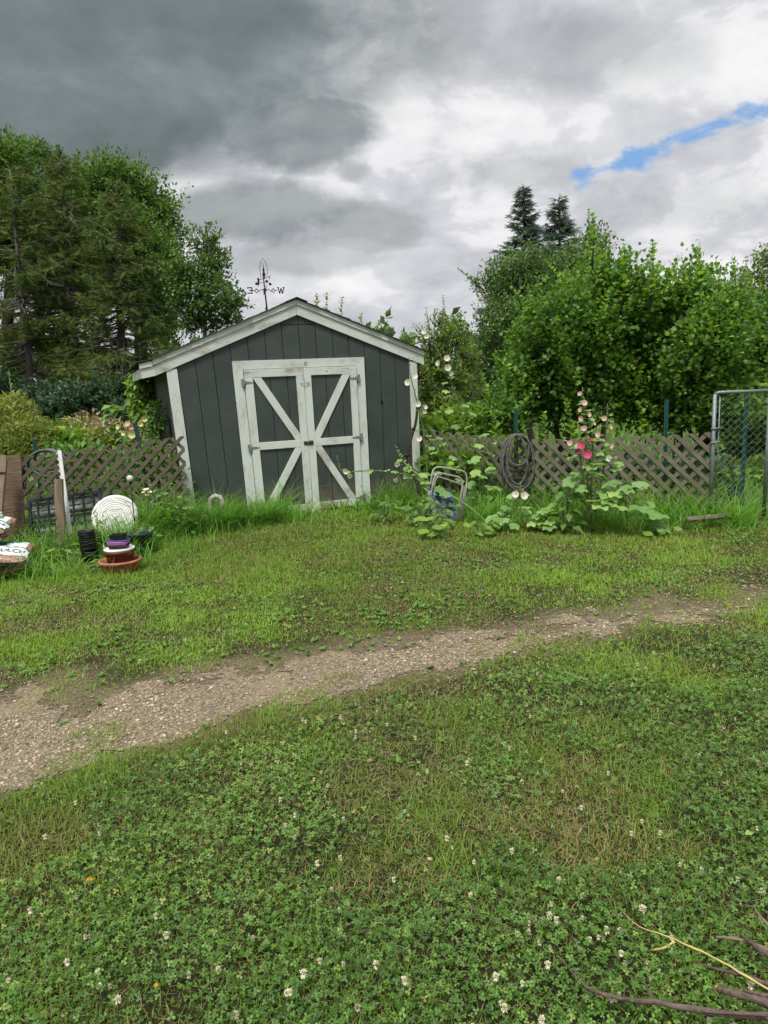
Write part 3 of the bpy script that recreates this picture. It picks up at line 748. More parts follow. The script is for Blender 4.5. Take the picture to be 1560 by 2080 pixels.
# eave fascia and soffit on the left overhang
mb = MB(); mb.beam((EU + .009, -.010, ez + .06), (EU + .009, SD + .05, ez + .06), .11, .018, (-1, 0, 0)); SB(mb, 'fascia', WHITE2)
mb = MB(); mb.prism([(EU + .02, ez + .012), (-.014, ez + .012 + .2 * .40), (-.014, ez + .024 + .2 * .40), (EU + .02, ez + .024)], (0, -.010, 0), (1, 0, 0), (0, 0, 1), (0, SD, 0)); SB(mb, 'soffit', WHITE2)
mb = MB(); mb.beam((ER - .009, -.010, HC + SLP * (SW - ER) + .06), (ER - .009, SD + .05, HC + SLP * (SW - ER) + .06), .11, .018, (1, 0, 0)); SB(mb, 'fascia', WHITE)
# roof: overlapping shingle courses
RZ = APZ + T1 + .062
def roof_side(sg, uE, kick):
    mb = MB(); rr = random.Random(int(uE * 100)); c = SW / 2; L = abs(uE - c); n = 13
    for k in range(n):
        a = L * k / n - (.03 if k else 0.0); b = L * (k + 1) / n + .004
        za, zb = RZ - SLP * a, RZ - SLP * b
        if kick:
            kk = c - KU
            za += max(0, a - kk) * (SLP - .2); zb += max(0, b - kk) * (SLP - .2)
        v = -.07
        while v < SD + .07:
            w = rr.uniform(.26, .38); v2 = min(v + w, SD + .08); e = rr.uniform(-.006, .008); h = rr.uniform(.0, .004)
            if v < -.05: vv = v + rr.uniform(-.012, .01)
            else: vv = v
            ua, ub = c + sg * a, c + sg * (b + e)
            mb.add([(ua, vv, za + .004), (ub, vv, zb + .012 + h), (ub, v2 - .004, zb + .012 + h), (ua, v2 - .004, za + .004), (ua, vv, za - .002), (ub, vv, zb + .002), (ub, v2 - .004, zb + .002), (ua, v2 - .004, za - .002)],
                   [(0, 1, 2, 3), (7, 6, 5, 4), (0, 4, 5, 1), (1, 5, 6, 2), (2, 6, 7, 3), (3, 7, 4, 0)]); v = v2
    return mb
roof = SB(roof_side(-1, EU - .03, True), 'roof_slope', SHINGLE, bev=0); SB(roof_side(1, ER + .03, False), 'roof_slope', SHINGLE, bev=0)
mb = MB(); v = -.08; rr = random.Random(4)
while v < SD + .05:
    v2 = v + rr.uniform(.24, .33); q = rr.uniform(0, .008)
    mb.add([(SW / 2 - .13, v, RZ - .03 + q), (SW / 2, v, RZ + .022 + q), (SW / 2 + .13, v, RZ - .03 + q), (SW / 2 + .13, v2 + .03, RZ - .034 + q), (SW / 2, v2 + .03, RZ + .016 + q), (SW / 2 - .13, v2 + .03, RZ - .034 + q),
            (SW / 2 - .13, v, RZ - .036 + q), (SW / 2, v, RZ + .014 + q), (SW / 2 + .13, v, RZ - .036 + q)], [(0, 1, 4, 5), (1, 2, 3, 4), (0, 6, 7, 1), (1, 7, 8, 2)]); v = v2
SB(mb, 'ridge_cap', SHINGLE, bev=0)
# door frame
U0, U1, ZT = .725, 2.336, 1.885
df = MB(); FWD = .115
df.prism([(U0, .05), (U0 + FWD, .05), (U0 + FWD, ZT - .1), (U0, ZT)], (0, -.024, 0), (1, 0, 0), (0, 0, 1), (0, .023, 0), axis_len=1)
SB(df, 'door_frame', WHITE); df = MB()
df.prism([(U1 - FWD, .05), (U1, .05), (U1, ZT), (U1 - FWD, ZT - .1)], (0, -.024, 0), (1, 0, 0), (0, 0, 1), (0, .023, 0), axis_len=1)
SB(df, 'door_frame', WHITE)
df = MB(); df.prism([(U0 + .002, ZT), (U0 + FWD + .001, ZT - .099), (U1 - FWD - .001, ZT - .099), (U1 - .002, ZT)], (0, -.0245, 0), (1, 0, 0), (0, 0, 1), (0, .0235, 0)); SB(df, 'door_lintel', WHITE2)
def hinge(mb, u, z, sg):
    v = -.0465
    mb.prism([(u - .016, z - .046), (u + .018, z - .046), (u + .018, z + .046), (u - .016, z + .046)], (0, v, 0), (1, 0, 0), (0, 0, 1), (0, .003, 0))
    a = u + sg * .024
    mb.prism([(a, z - .022), (a + sg * .095, z - .006), (a + sg * .105, z), (a + sg * .095, z + .006), (a, z + .022)][::sg], (0, v - .001, 0), (1, 0, 0), (0, 0, 1), (0, .003, 0))
    mb.tube([(u + sg * .022, v - .003, z - .05), (u + sg * .022, v - .003, z + .05)], .007, 8)
    for q in (-.035, .035): mb.tube([(u - sg * .006, v - .006, z + q), (u - sg * .006, v, z + q)], .006, 6)
def door(lab, ua, ub, zb, outer, hz):
    """outer: side of the hinges (-1 left, 1 right)"""
    ztop = ZT - .104; zm = .875; d = thing('door', None, None); d['label'] = lab; d.parent = shed
    mb = MB(); clad_front(mb, ua + .01, ub - .01, zb + .01, lambda q: ztop - .01, -.026, .014, first=ua + (.10 if outer < 0 else .07)); pn = SB(mb, 'panel', SIDING, d, 0)
    mb = MB(); mb.prism([(ua + .008, zb + .008), (ub - .008, zb + .008), (ub - .008, ztop - .008), (ua + .008, ztop - .008)], (0, -.011, 0), (1, 0, 0), (0, 0, 1), (0, .006, 0)); SB(mb, 'backing', DARKGAP, d, 0)
    v, th = -.045, .0185
    ws = (.098, .092) if outer < 0 else (.088, .086)
    def st(u0, u1, z0, z1, m=WHITE):
        b = MB(); b.beam(((u0 + u1) / 2, v + th / 2, z0), ((u0 + u1) / 2, v + th / 2, z1), abs(u1 - u0), th, (0, -1, 0)); SB(b, 'stile', m, d)
    def rl(u0, u1, z, w, m=WHITE, dz=0):
        b = MB(); b.beam((u0, v + th / 2, z), (u1, v + th / 2, z + dz), w, th, (0, -1, 0)); SB(b, 'rail', m, d)
    lo, hi = (ws[0], ws[1]) if outer < 0 else (ws[0], ws[1])
    st(ua, ua + lo, zb + (.0 if outer < 0 else 0), ztop - (.0 if outer > 0 else .093) , WHITE)
    st(ub - hi, ub, zb, ztop - .093, WHITE)
    rl(ua + (.001 if outer < 0 else lo + .001), ub, ztop - .046, .092, WHITE2 if outer < 0 else WHITE)
    ia, ib = ua + lo + .001, ub - hi - .001
    rl(ia, ib, zm, .088); rl(ia, ib, zb + .045, .086, WHITE2)
    def br(p, q, m=WHITE):
        b = MB(); w = .088; p = Vector(p); q = Vector(q); dd = (q - p).normalized(); nn = Vector((-dd.y, dd.x)) * w / 2
        zlo, zhi = sorted((p.y, q.y))
        # clip the brace square to the stiles and rails
        pts = [p - nn - dd * .2, q - nn + dd * .2, q + nn + dd * .2, p + nn - dd * .2]
        def clip(pts, f):
            o = []
            for i in range(len(pts)):
                a, c = pts[i], pts[(i + 1) % len(pts)]; fa, fc = f(a), f(c)
                if fa >= 0: o.append(a)
                if fa * fc < 0: o.append(a + (c - a) * (fa / (fa - fc)))
            return o
        for f in (lambda s: s.x - ia - .0005, lambda s: ib - .0005 - s.x, lambda s: s.y - zlo, lambda s: zhi - s.y): pts = clip(pts, f)
        ax = Vector((dd.x, 0, dd.y)); ay = Vector((-dd.y, 0, dd.x))
        b.prism([((s - p).dot(dd), (s - p).dot(Vector((-dd.y, dd.x)))) for s in pts], (p.x, v + .002, p.y), ax, ay, (0, .0165, 0)); SB(b, 'brace', m, d)
    zt2, zt1, zl2, zl1 = ztop - .0935, zm + .0445, zm - .0445, zb + .0885
    if outer < 0:
        br((ia + .045, zt2), (ib - .012, zt1)); br((ib - .02, zl2), (ia + .045, zl1))
    else:
        br((ib - .045, zt2), (ia + .012, zt1)); br((ia + .02, zl2), (ib - .045, zl1), WHITE2)
    for z in hz:
        b = MB(); hinge(b, (ua - .024 if outer < 0 else ub + .024), z, 1 if outer < 0 else -1); SB(b, 'hinge', HINGE, d, 0)
    return d
UM = 1.549
dl = door('left door leaf with a peeling top rail and the hook at its top', U0 + FWD + .003, UM - .002, .03, -1, (1.63, .86, .17))
dr = door('right door leaf sagging at its lower hinge', UM + .002, U1 - FWD - .003, .035, 1, (1.63, .90, .13))
b = MB(); z = .875
b.prism([(UM - .06, z - .022), (UM - .01, z - .022), (UM - .01, z + .022), (UM - .06, z + .022)], (0, -.051, 0), (1, 0, 0), (0, 0, 1), (0, .005, 0))
b.prism([(UM + .005, z - .026), (UM + .062, z - .026), (UM + .062, z + .026), (UM + .005, z + .026)], (0, -.051, 0), (1, 0, 0), (0, 0, 1), (0, .005, 0))
b.beam((UM - .045, -.056, z), (UM + .05, -.056, z), .02, .006, (0, -1, 0)); b.tube([(UM + .02, -.05, z - .012), (UM + .02, -.075, z - .012), (UM + .02, -.075, z + .012), (UM + .02, -.05, z + .012)], .004, 6)
SB(b, 'hasp', RUST, dr, 0)
b = MB(); z = 1.60
b.tube([(UM - .04, -.047, z), (UM - .04, -.06, z)], .006, 6); b.tube([(UM - .04, -.058, z), (UM, -.062, z - .006), (UM + .045, -.058, z + .002)], .003, 6)
b.tube([(UM + .05 + .012 * math.cos(t), -.055, z + .012 * math.sin(t)) for t in np.linspace(0, 2 * PI, 12)], .003, 5); SB(b, 'hook', HINGE, dl, 0)
b = MB(); b.tube([(UM + .04 + .02 * math.cos(t), -.03, ZT - .05 + .018 * math.sin(t)) for t in np.linspace(.8, 5.6, 12)], .003, 5); SB(b, 'cup_hook', HINGE, shed, 0)
b = MB(); b.tube([(2.55, -.002, 1.34), (2.55, -.03, 1.34), (2.555, -.04, 1.33), (2.555, -.038, 1.30), (2.55, -.025, 1.29)], .005, 6); b.box((2.55, -.003, 1.33), .016, .006, .06); SB(b, 'wall_hook', IRON, shed, 0)

# bare patch and stone in front of the doors
def patch(x, y):
    c = S2W(1.75, -.16, 0); u, v = shed_uv(x, y)
    r = np.sqrt(((u - 1.72) / .38) ** 2 + ((v + .16) / .15) ** 2) + (fbm(np.asarray(x) * 7, np.asarray(y) * 7, 81) - .5) * .9
    return r < 1
SAND = simple('sandy_soil', (.27, .22, .16), .95, nscale=16, var=.35, bumps=.6, coord='grain')
def sand_mat():
    m, nt, b = new_mat('sandy_patch'); g = nd(nt, 'ShaderNodeNewGeometry').outputs['Position']; n = noise(nt, g, 22, 6, .65)
    nt.links.new(ramp(nt, n, [(.3, (.14, .115, .08)), (.6, (.27, .225, .165)), (.8, (.34, .30, .23))]), b.inputs['Base Color']); b.inputs['Roughness'].default_value = .95; bump(nt, b, n, .7, .01); return m
grid_mesh('soil_patch', np.arange(-1.6, .6, .03), np.arange(7.6, 9.4, .03), sand_mat(), lambda x, y: terr(x, y) + .006, patch)
def rock(name, c, sx, sy, sz, label, mat, seed=1, cat_='stone'):
    bm = np.array([tuple(v) for v in ico]); f = icof; V = list(bm); F = []
    cache = {}
    def mid(a, b):
        k = (min(a, b), max(a, b))
        if k not in cache: q = (V[a] + V[b]) / 2; V.append(q / np.linalg.norm(q)); cache[k] = len(V) - 1
        return cache[k]
    for a, b, c_ in f: x, y, z = mid(a, b), mid(b, c_), mid(c_, a); F += [(a, x, z), (x, b, y), (z, y, c_), (x, y, z)]
    r = random.Random(seed); mb = MB(); vs = [Vector(p) * (1 + .2 * (r.random() - .5)) for p in V]
    mb.add([Vector((c[0] + p.x * sx, c[1] + p.y * sy, c[2] + p.z * sz)) for p in vs], F, vs, 0, True)
    return tag(mb.build(name, mat), label, cat_)
p = S2W(1.53, -.12, 0); rock('stone', (p.x, p.y, .025), .10, .07, .045, 'pale rounded stone on the bare soil below the doors', STONE)

# ------------------------------------------------------------------ weathervane on the roof
wv0 = S2W(1.31, .6, RZ - SLP * (SW / 2 - 1.31) + .012)
wv = thing('weathervane', 'black iron weathervane with compass letters standing on the left roof slope', 'weathervane', wv0, math.radians(14))
Q = 10.0 / F_PX * .93
def WB(mb, nm): return mb.build(nm, IRON, wv, 0, world=False)
zt = lambda py: (631 - py) * Q
mb = MB(); mb.tube([(.012, 0, -.04), (.0, 0, zt(600)), (-.008, 0, zt(566))], [.010, .009, .007], 8); mb.lathe([(.03, -.02), (.03, .0), (.012, .012), (.012, .05)], 10); WB(mb, 'pole')
za = zt(592)
mb = MB()
for s in (-1, 1):
    pts = [(s * .01, 0, za + .01), (s * .05, 0, za + .012), (s * .075, 0, za - .012), (s * .105, 0, za + .022), (s * .13, 0, za - .004), (s * .155, 0, za + .008)]
    mb.tube(pts, .005, 6)
    mb.beam((s * .08, .001, za), (s * .105, .001, za + .026), .007, .007, (0, 1, 0)); mb.beam((s * .105, .001, za + .026), (s * .13, .001, za), .007, .007, (0, 1, 0)); mb.beam((s * .08, .001, za), (s * .105, .001, za - .026), .007, .007, (0, 1, 0)); mb.beam((s * .105, .001, za - .026), (s * .13, .001, za), .007, .007, (0, 1, 0))
    mb.tube([(0, s * .01, za + .01), (0, s * .08, za - .01), (0, s * .13, za + .01)], .005, 6)
WB(mb, 'compass_arm')
def strokes(segs, cx, cz, h, w, th=.011):
    mb = MB()
    for (a, b, c, d) in segs: mb.beam((cx + a * w, 0, cz + b * h), (cx + c * w, 0, cz + d * h), th, .006, (0, 1, 0))
    return mb
WB(strokes([(.38, -.5, .38, .5), (-.5, .44, .5, .44), (-.5, -.44, .5, -.44), (-.18, 0, .38, 0), (-.46, .5, -.46, .3), (-.46, -.5, -.46, -.3)], -.185, za + .004, .075, .062, .013), 'compass_letter')
WB(strokes([(-.45, .5, -.22, -.5), (-.22, -.5, 0, .4), (0, .4, .22, -.5), (.22, -.5, .45, .5), (-.6, .48, -.28, .48), (.28, .48, .6, .48)], .20, za - .002, .075, .08, .012), 'compass_letter')
for s, q in ((1, [(-.4, -.5, -.4, .5), (-.4, .5, .4, -.5), (.4, -.5, .4, .5)]), (-1, [(.4, .5, -.4, .5), (-.4, .5, -.4, 0), (-.4, 0, .4, 0), (.4, 0, .4, -.5), (.4, -.5, -.4, -.5)])):
    mb = strokes(q, 0, za + .006, .07, .05, .009); mb.xf(lambda p: Vector((0 + p.y, s * .16 + p.x, p.z))); WB(mb, 'compass_letter')
mb = MB(); zb = zt(569)
mb.tube([(-.075, 0, zb - .02), (0, 0, zb), (.065, 0, zb + .02)], .004, 6)
mb.prism([(.06, .0), (.085, .042), (.07, .022), (.064, -.016)], (0, -.002, zb), (1, 0, 0), (0, 0, 1), (0, .004, 0))
mb.lathe([(.002, -.012), (.012, 0), (.010, .02), (.002, .03)], 8, (0, 0, zb)); WB(mb, 'arrow')
mb = MB(); mb.prism([(-.07, -.05), (-.06, -.02), (-.062, .02), (-.075, .035), (-.088, .022), (-.082, -.01), (-.084, -.052), (-.076, -.075)], (0, -.002, zb - .025), (1, 0, 0), (0, 0, 1), (0, .004, 0)); WB(mb, 'tail_vane')
mb = MB(); zc = zt(578); mb.tube([(-.085, 0, zc - .002), (.04, 0, zc + .012), (.07, 0, zc - .008)], .003, 5)
for x, z in ((-.098, -.006), (.03, .022), (.07, -.012)): mb.lathe([(.001, -.018), (.014, -.012), (.019, 0), (.014, .012), (.001, .018)], 10, (x, 0, zc + z))
WB(mb, 'wind_cup')
mb = MB(); z0 = zt(565); z1 = zt(532)
mb.tube([(-.040, 0, z0 - .02), (-.048, 0, z0 + .09), (-.030, 0, z1 - .05), (0, 0, z1), (.030, 0, z1 - .05), (.048, 0, z0 + .09), (.040, 0, z0)], .003, 6); WB(mb, 'arch')
mb = MB(); mb.lathe([(.018, 0), (.02, .03), (.008, .05), (.014, .075), (.005, .10), (.001, .165)], 8, (0, 0, z0)); WB(mb, 'finial')

# ------------------------------------------------------------------ lattice fences
def clip_poly(pts, f):
    o = []
    for i in range(len(pts)):
        a, c = pts[i], pts[(i + 1) % len(pts)]; fa, fc = f(a), f(c)
        if fa >= 0: o.append(a)
        if fa * fc < 0: o.append(a + (c - a) * (fa / (fa - fc)))
    return o
def lattice(name, label, A, B, hA, hB, front, mat, z0=.02, sag=0, tilt=0, pitch=.153, sw=.040, group=None):
    """panel from A to B on the ground; front = +1 for / slats in front, -1 for \\ slats"""
    A = Vector((A[0], A[1], 0)); B = Vector((B[0], B[1], 0)); d = (B - A); L = d.length; d.normalize()
    n = Vector((d.y, -d.x, 0))
    if n.y > 0: n = -n
    t = thing(name, label, 'lattice fence', A, 0, group)
    r = random.Random(int(L * 1000))
    def ztop(u): return hA + (hB - hA) * u / L - sag * 4 * (u / L) * (1 - u / L)
    for lay, sg in (('front_lattice', front), ('rear_lattice', -front)):
        mb = MB(); H = max(hA, hB) + .1
        u = -H - .1
        while u < L + H + .1:
            uu = u + r.uniform(-.006, .006)
            # slat centre line: x = uu + sg*z (45 degrees), clipped to the panel
            hw = sw / math.sqrt(2)
            k = -H if sg > 0 else 0
            base = uu if sg > 0 else uu
            pts = [Vector((base - hw - sg * .3, -.3)), Vector((base + hw - sg * .3, -.3)), Vector((base + hw + sg * (H + .3), H + .3)), Vector((base - hw + sg * (H + .3), H + .3))]
            for f in (lambda s: s.x, lambda s: L - s.x, lambda s: s.y - z0, lambda s: ztop(s.x) - s.y):
                if len(pts) > 2: pts = clip_poly(pts, f)
            u += pitch
            if len(pts) < 3: continue
            v0 = .0 if lay == 'front_lattice' else -.0095
            org = A + n * v0; ro = Vector((r.random() * 50, r.random() * 50, r.random() * 50))
            ys = Vector((.707 * sg, .707)); xs = Vector((.707, -.707 * sg)); th = .0085; m_ = len(pts); j = r.uniform(-.002, .002)
            vs = [org + d * p.x + Vector((0, 0, p.y)) - n * (tilt * p.y + j) for p in pts]; vs = vs + [v + n * th for v in vs]
            gs = [ro + Vector((p.dot(ys), p.dot(xs), 0)) for p in pts] * 2
            mb.add(vs, [tuple(range(m_ - 1, -1, -1)), tuple(range(m_, 2 * m_))] + [(i, (i + 1) % m_, (i + 1) % m_ + m_, i + m_) for i in range(m_)], gs)
        mb.build(lay, mat, t)
    return t
LF0, LF1 = AT(40, 1000, 7.75), AT(381, 1000, 7.95)
lattice('lattice_fence', 'dark brown weathered lattice panel left of the shed, leaning behind the white tub', LF0, LF1, .93, 1.07, 1, LATT, .03, 0, .08)
RF0, RF1, RF2 = AT(862, 900, 9.35), AT(1078, 950, 7.95), AT(1443, 950, 7.12)
lattice('lattice_fence', 'silver grey lattice panel running back to the right corner of the shed', RF0, RF1, .94, .86, -1, LATT2, .02, .02, -.03, .15)
lattice('lattice_fence', 'olive grey lattice panel between the hanging hose and the chain link gate', RF1 + Vector((.01, -.03, 0)), RF2, .87, .93, -1, LATT3, .03, .035, 0)

# green steel T-posts
def t_post(p, zt, label, lean_=(0, 0), grp='green steel fence posts'):
    t = thing('fence_post', label, 'fence post', (p.x, p.y, 0), 0, grp); mb = MB()
    top_ = Vector((p.x + lean_[0], p.y + lean_[1], zt)); b = Vector((p.x, p.y, -.05))
    mb.beam(b, top_, .045, .007, (0, -1, 0)); mb.beam(b + Vector((0, .016, 0)), top_ + Vector((0, .016, 0)), .008, .026, (0, -1, 0)); mb.build('post', TGREEN, t)
    mb = MB(); z = .25; n = 0
    while z < zt - .05:
        q = b.lerp(top_, z / zt); mb.box((q.x, q.y - .006, q.z), .012, .009, .016); z += .06
    # studs are fixed in one strip on the face
    mb.beam(b + Vector((0, -.005, .05)), top_ + Vector((0, -.005, -.02)), .006, .003, (0, -1, 0))
    mb.build('stud_strip', TGREEN, t, bev=0)
TP1 = AT(1049, 960, 8.12)
t_post(TP1, AT(1051, 829, 8.12).z, 'green steel post with the grey hose hung over it')
t_post(AT(1350, 960, 7.5), AT(1349, 812, 7.5).z, 'green steel post rising behind the lattice near the chain link gate')
t_post(AT(1509, 960, 7.75), AT(1506, 800, 7.75).z, 'dark green post standing behind the chain link mesh')
t_post(AT(78, 960, 8.3), AT(76, 892, 8.3).z, 'dark green post top behind the left lattice beside the ferny shrub')
t_post(AT(308, 960, 8.35), AT(284, 858, 8.35).z, 'dark green post leaning among the lilies', (-.14, 0))

# hose coils
def coil(name, label, c, ws, hs, r, mat, seed, yspread=.1):
    rr = random.Random(seed); pts = []
    for k, (w, h) in enumerate(zip(ws, hs)):
        ox = rr.uniform(-.02, .02); oy = -yspread * k / len(ws) + .0
        for i in range(22):
            a = 2 * PI * i / 22; q = (k + i / 22)
            sx = w / 2 * (math.sin(a)); z = -h / 2 * (1 - math.cos(a))
            wob = 1 + .05 * math.sin(3 * a + k)
            pts.append(Vector(c) + Vector((sx * wob + ox, oy + rr.uniform(-.004, .004) + .02 * math.cos(a), z)))
    mb = MB(); mb.tube(pts, r, 8); return tag(mb.build(name, mat), label, 'hose')
c = AT(1049, 882, 8.02)
coil('garden_hose', 'coiled grey-brown garden hose hanging from a green post over the lattice', (c.x, c.y - .02, c.z), [.30, .36, .38, .34, .30, .37, .26, .35, .22], [.36, .5, .66, .60, .40, .70, .34, .62, .55], .0125, HOSE, 3, .13)
c = AT(86, 915, 7.95)
coil('garden_hose', 'coiled pale grey hose behind the left end of the brown lattice', (c.x, c.y + .05, c.z), [.42, .38, .44, .34, .30], [.34, .30, .38, .26, .22], .012, HOSE2, 4, -.10)

# chain link gate
gp = AT(1447, 1000, 7.08); gq = AT(1554, 1000, 6.98)
gate = thing('chain_link_gate', 'chain link gate panel in a galvanised pipe frame at the right end of the lattice', 'gate', (gp.x, gp.y, 0))
gzt = 1.31
def pipe(nm, pts, r, seg=10): mb = MB(); mb.tube(pts, r, seg); return mb.build(nm, GALV, gate)
gd = (gq - gp); gd.z = 0; GL = gd.length; gd.normalize()
B0 = Vector((gp.x, gp.y, 0)); 
pipe('frame_post', [B0 + Vector((-.012, 0, .02)), B0 + Vector((-.012, 0, gzt))], .019); pipe('frame_post', [B0 + gd * GL + Vector((0, 0, .08)), B0 + gd * GL + Vector((0, 0, gzt + .01))], .019)
pipe('inner_post', [B0 + gd * .036 + Vector((0, 0, .1)), B0 + gd * .036 + Vector((0, 0, gzt - .03))], .006, 6)
pipe('top_rail', [B0 + Vector((-.012, -.002, gzt)), B0 + gd * .03 + Vector((0, 0, gzt + .012)), B0 + gd * GL + Vector((0, 0, gzt + .012))], .017)
for z in (.97, .83, .22):
    mb = MB(); mb.tube([B0 + Vector((-.045, -.01, z)), B0 + Vector((-.012, -.024, z)), B0 + gd * .05 + Vector((0, -.012, z + .004))], .008, 6); mb.lathe([(.022, -.012), (.024, 0), (.022, .012)], 10, B0 + Vector((-.012, 0, z))); mb.build('clamp', GALV, gate)
mb = MB(); P = .070; H = gzt - .30
k = -int(H / P) - 1
def zig(u0, sg, ph):
    """one woven wire zig-zagging sideways as it runs down"""
    pts = []; z = .22; i = 0
    while z < gzt:
        uu = u0 + (P / 2 if (i + ph) % 2 else 0)
        pts.append(B0 + gd * (.04 + uu) + Vector((0, .004 * (1 if (i % 2) else -1), z))); z += P * .52; i += 1
    return pts
u = 0.0; ph = 0
while u < GL - .06:
    mb.tube(zig(u, 1, ph), .0017, 4, smooth=False); u += P / 2; ph ^= 1
mb.build('wire_mesh', GALV, gate)
sill = MB(); sill.beam(AT(1395, 1056, 6.75) * 1.0, AT(1480, 1048, 6.82), .06, .035, (0, -.5, 1)); s_ = sill.build('timber_sill', LATT3, None, .003); tag(s_, 'short grey timber laid on the ground at the foot of the gate post', 'timber')

# folding chair leaning on the fence
cy = 7.75; c0 = AT(905, 1000, cy)
chair = thing('folding_chair', 'folded aluminium lawn chair with blue plaid webbing leaning on the grey lattice', 'chair', (c0.x, c0.y, 0))
def cp(px, py, dy=0): return AT(px, py, cy + dy)
def rounded(pts, n=5):
    out = [pts[0]]
    for i in range(1, len(pts) - 1):
        a, b, c_ = pts[i - 1], pts[i], pts[i + 1]; r = .05
        p = b + (a - b).normalized() * min(r, (a - b).length * .45); q = b + (c_ - b).normalized() * min(r, (c_ - b).length * .45)
        for k in range(n + 1):
            t = k / n; out.append(p * (1 - t) ** 2 + b * 2 * t * (1 - t) + q * t * t)
    return out + [pts[-1]]
for pts in ([cp(862, 1060, -.12), cp(879, 955, .10), cp(888, 948, .12), cp(946, 958, .12), cp(949, 975, .10), cp(938, 1060, -.1)],
            [cp(872, 1062, -.02), cp(884, 975, .15), cp(890, 968, .17), cp(940, 985, .17), cp(944, 998, .15), cp(930, 1062, 0)],
            [cp(866, 1066, -.2), cp(881, 972, -.02), cp(889, 960, 0), cp(936, 970, 0), cp(940, 985, -.02), cp(926, 1066, -.2)]):
    mb = MB(); mb.tube(rounded(pts), .0115, 8); mb.build('frame_tube', ALU, chair)
mb = MB()
def wq(s, t, dy=0): return cp(866 + 50 * s + 14 * (1 - t), 1050 - 62 * t + 6 * s, -.16 + .15 * t - .02 + dy)
for i in range(6):
    s0, s1 = (i + .06) / 6, (i + .94) / 6
    for j in range(8):
        t0, t1 = j / 8, (j + 1) / 8; o = .004 if (i + j) % 2 else -.004
        mb.add([wq(s0, t0, o), wq(s1, t0, o), wq(s1, t1, o), wq(s0, t1, o)], [(0, 1, 2, 3)], None, 0 if i % 3 else 1)
for j in range(7):
    t0, t1 = (j + .06) / 7, (j + .94) / 7
    for i in range(8):
        s0, s1 = i / 8, (i + 1) / 8; o = -.004 if (i + j) % 2 else .004
        mb.add([wq(s0, t0, o), wq(s1, t0, o), wq(s1, t1, o), wq(s0, t1, o)], [(0, 1, 2, 3)], None, 1 if j % 2 else 0)
mb.build('webbing', [WEBD, WEBL], chair)

# curved scythe handle
c = lambda px, py, Y: AT(px, py, Y)
sn = thing('scythe_handle', 'curved dark wooden scythe handle with two grips leaning on the right corner of the shed', 'tool', S2W(2.95, -.1, 0))
mb = MB(); pts = [c(848, 822, 9.12), c(846, 850, 9.1), c(843, 866, 9.08), c(836, 886, 9.04), c(831, 905, 9.02), c(828, 925, 9.0), c(832, 945, 8.97), c(842, 968, 8.92), c(850, 990, 8.88), c(856, 1030, 8.82)]
mb.tube(pts, [.016, .017, .018, .02, .022, .023, .024, .024, .025, .026], 10); mb.build('shaft', SNATH, sn)
for a, b in (((841, 869, 9.06), (838, 872, 8.97)), ((831, 924, 9.0), (821, 925, 8.93))):
    mb = MB(); p, q = c(*a), c(*b); mb.tube([p, p.lerp(q, .3), q], [.02, .014, .017], 8); mb.build('grip', SNATH, sn)

# swan ornament
sc = AT(438, 1040, 8.15); sw_ = thing('swan_ornament', 'weathered white concrete swan with a curved neck, half hidden in the grass', 'garden ornament', (sc.x, sc.y, 0))
mb = MB(); M3 = Matrix.Rotation(.5, 3, 'Z')
mb.lathe([(.01, 0), (.09, .02), (.125, .08), (.12, .13), (.09, .15), (.085, .14), (.07, .10)], 20, (sc.x - .05, sc.y + .06, .0), M3, 0, True, 1.35, .9); mb.build('body', CONC, sw_)
mb = MB(); q = lambda px, py, dy=0: AT(px, py, 8.1 + dy)
mb.tube([q(430, 1052), q(427, 1036), q(426, 1022), q(429, 1012), q(437, 1007), q(446, 1009), q(451, 1017), q(453, 1027), q(451, 1034), q(449, 1040)], [.035, .030, .027, .026, .026, .027, .028, .026, .016, .006], 12); mb.build('neck', CONC, sw_)

# ------------------------------------------------------------------ clutter on the left
def at_g(px, py, Y): return AT(px, py, Y)
a, b = AT(-70, 1085, 7.25), AT(53, 1085, 7.25)
ply = MB(); n_ = 5
ply.prism([(0, 0), (.62, 0), (.60, 1.00), (0, .985)], (b.x - .62, 7.2, .01), (1, 0, 0), Vector((0, .20, 1)).normalized(), (0, .012, 0), axis_len=0)
tag(ply.build('plywood_sheet', PLY, None, .001), 'brown weathered plywood sheet leaning at the left edge', 'plywood')
bd = MB(); p0, p1 = AT(-8, 1075, 6.95), AT(4, 935, 7.15); bd.beam(p0, p1, .10, .04, (0, -1, 0)); bd.beam(AT(0, 960, 7.08), AT(2, 925, 7.13), .115, .018, (0, -1, 0))
tag(bd.build('timber_board', POSTW, None, .004), 'weathered timber board standing in front of the brown plywood', 'timber')
po = MB(); p0 = AT(124, 1108, 6.85); p1 = AT(119, 973, 6.95)
po.tube([p0, p0.lerp(p1, .3) + Vector((.008, 0, 0)), p0.lerp(p1, .7) + Vector((-.004, 0, 0)), p1], [.046, .05, .047, .044], 7, smooth=False)
tag(po.build('wooden_post', POSTW), 'short split grey wooden post in front of the lattice', 'post')
st = MB(); p0, p1 = AT(143, 1085, 6.98), AT(121, 915, 7.22); st.beam(p0, p1, .036, .012, (0, -1, 0))
d = (p1 - p0).normalized(); L = (p1 - p0).length
for k in range(14):
    q = p0 + d * L * (k + .5) / 14; st.beam(q + Vector((-.010, -.002, -.012)), q + Vector((-.030, -.004, .012)), .022, .006, (0, -1, 0))
tag(st.build('shelf_bracket_strip', WHITEP, None, .001), 'long white notched shelf bracket strip leaning beside the wooden post', 'strip')
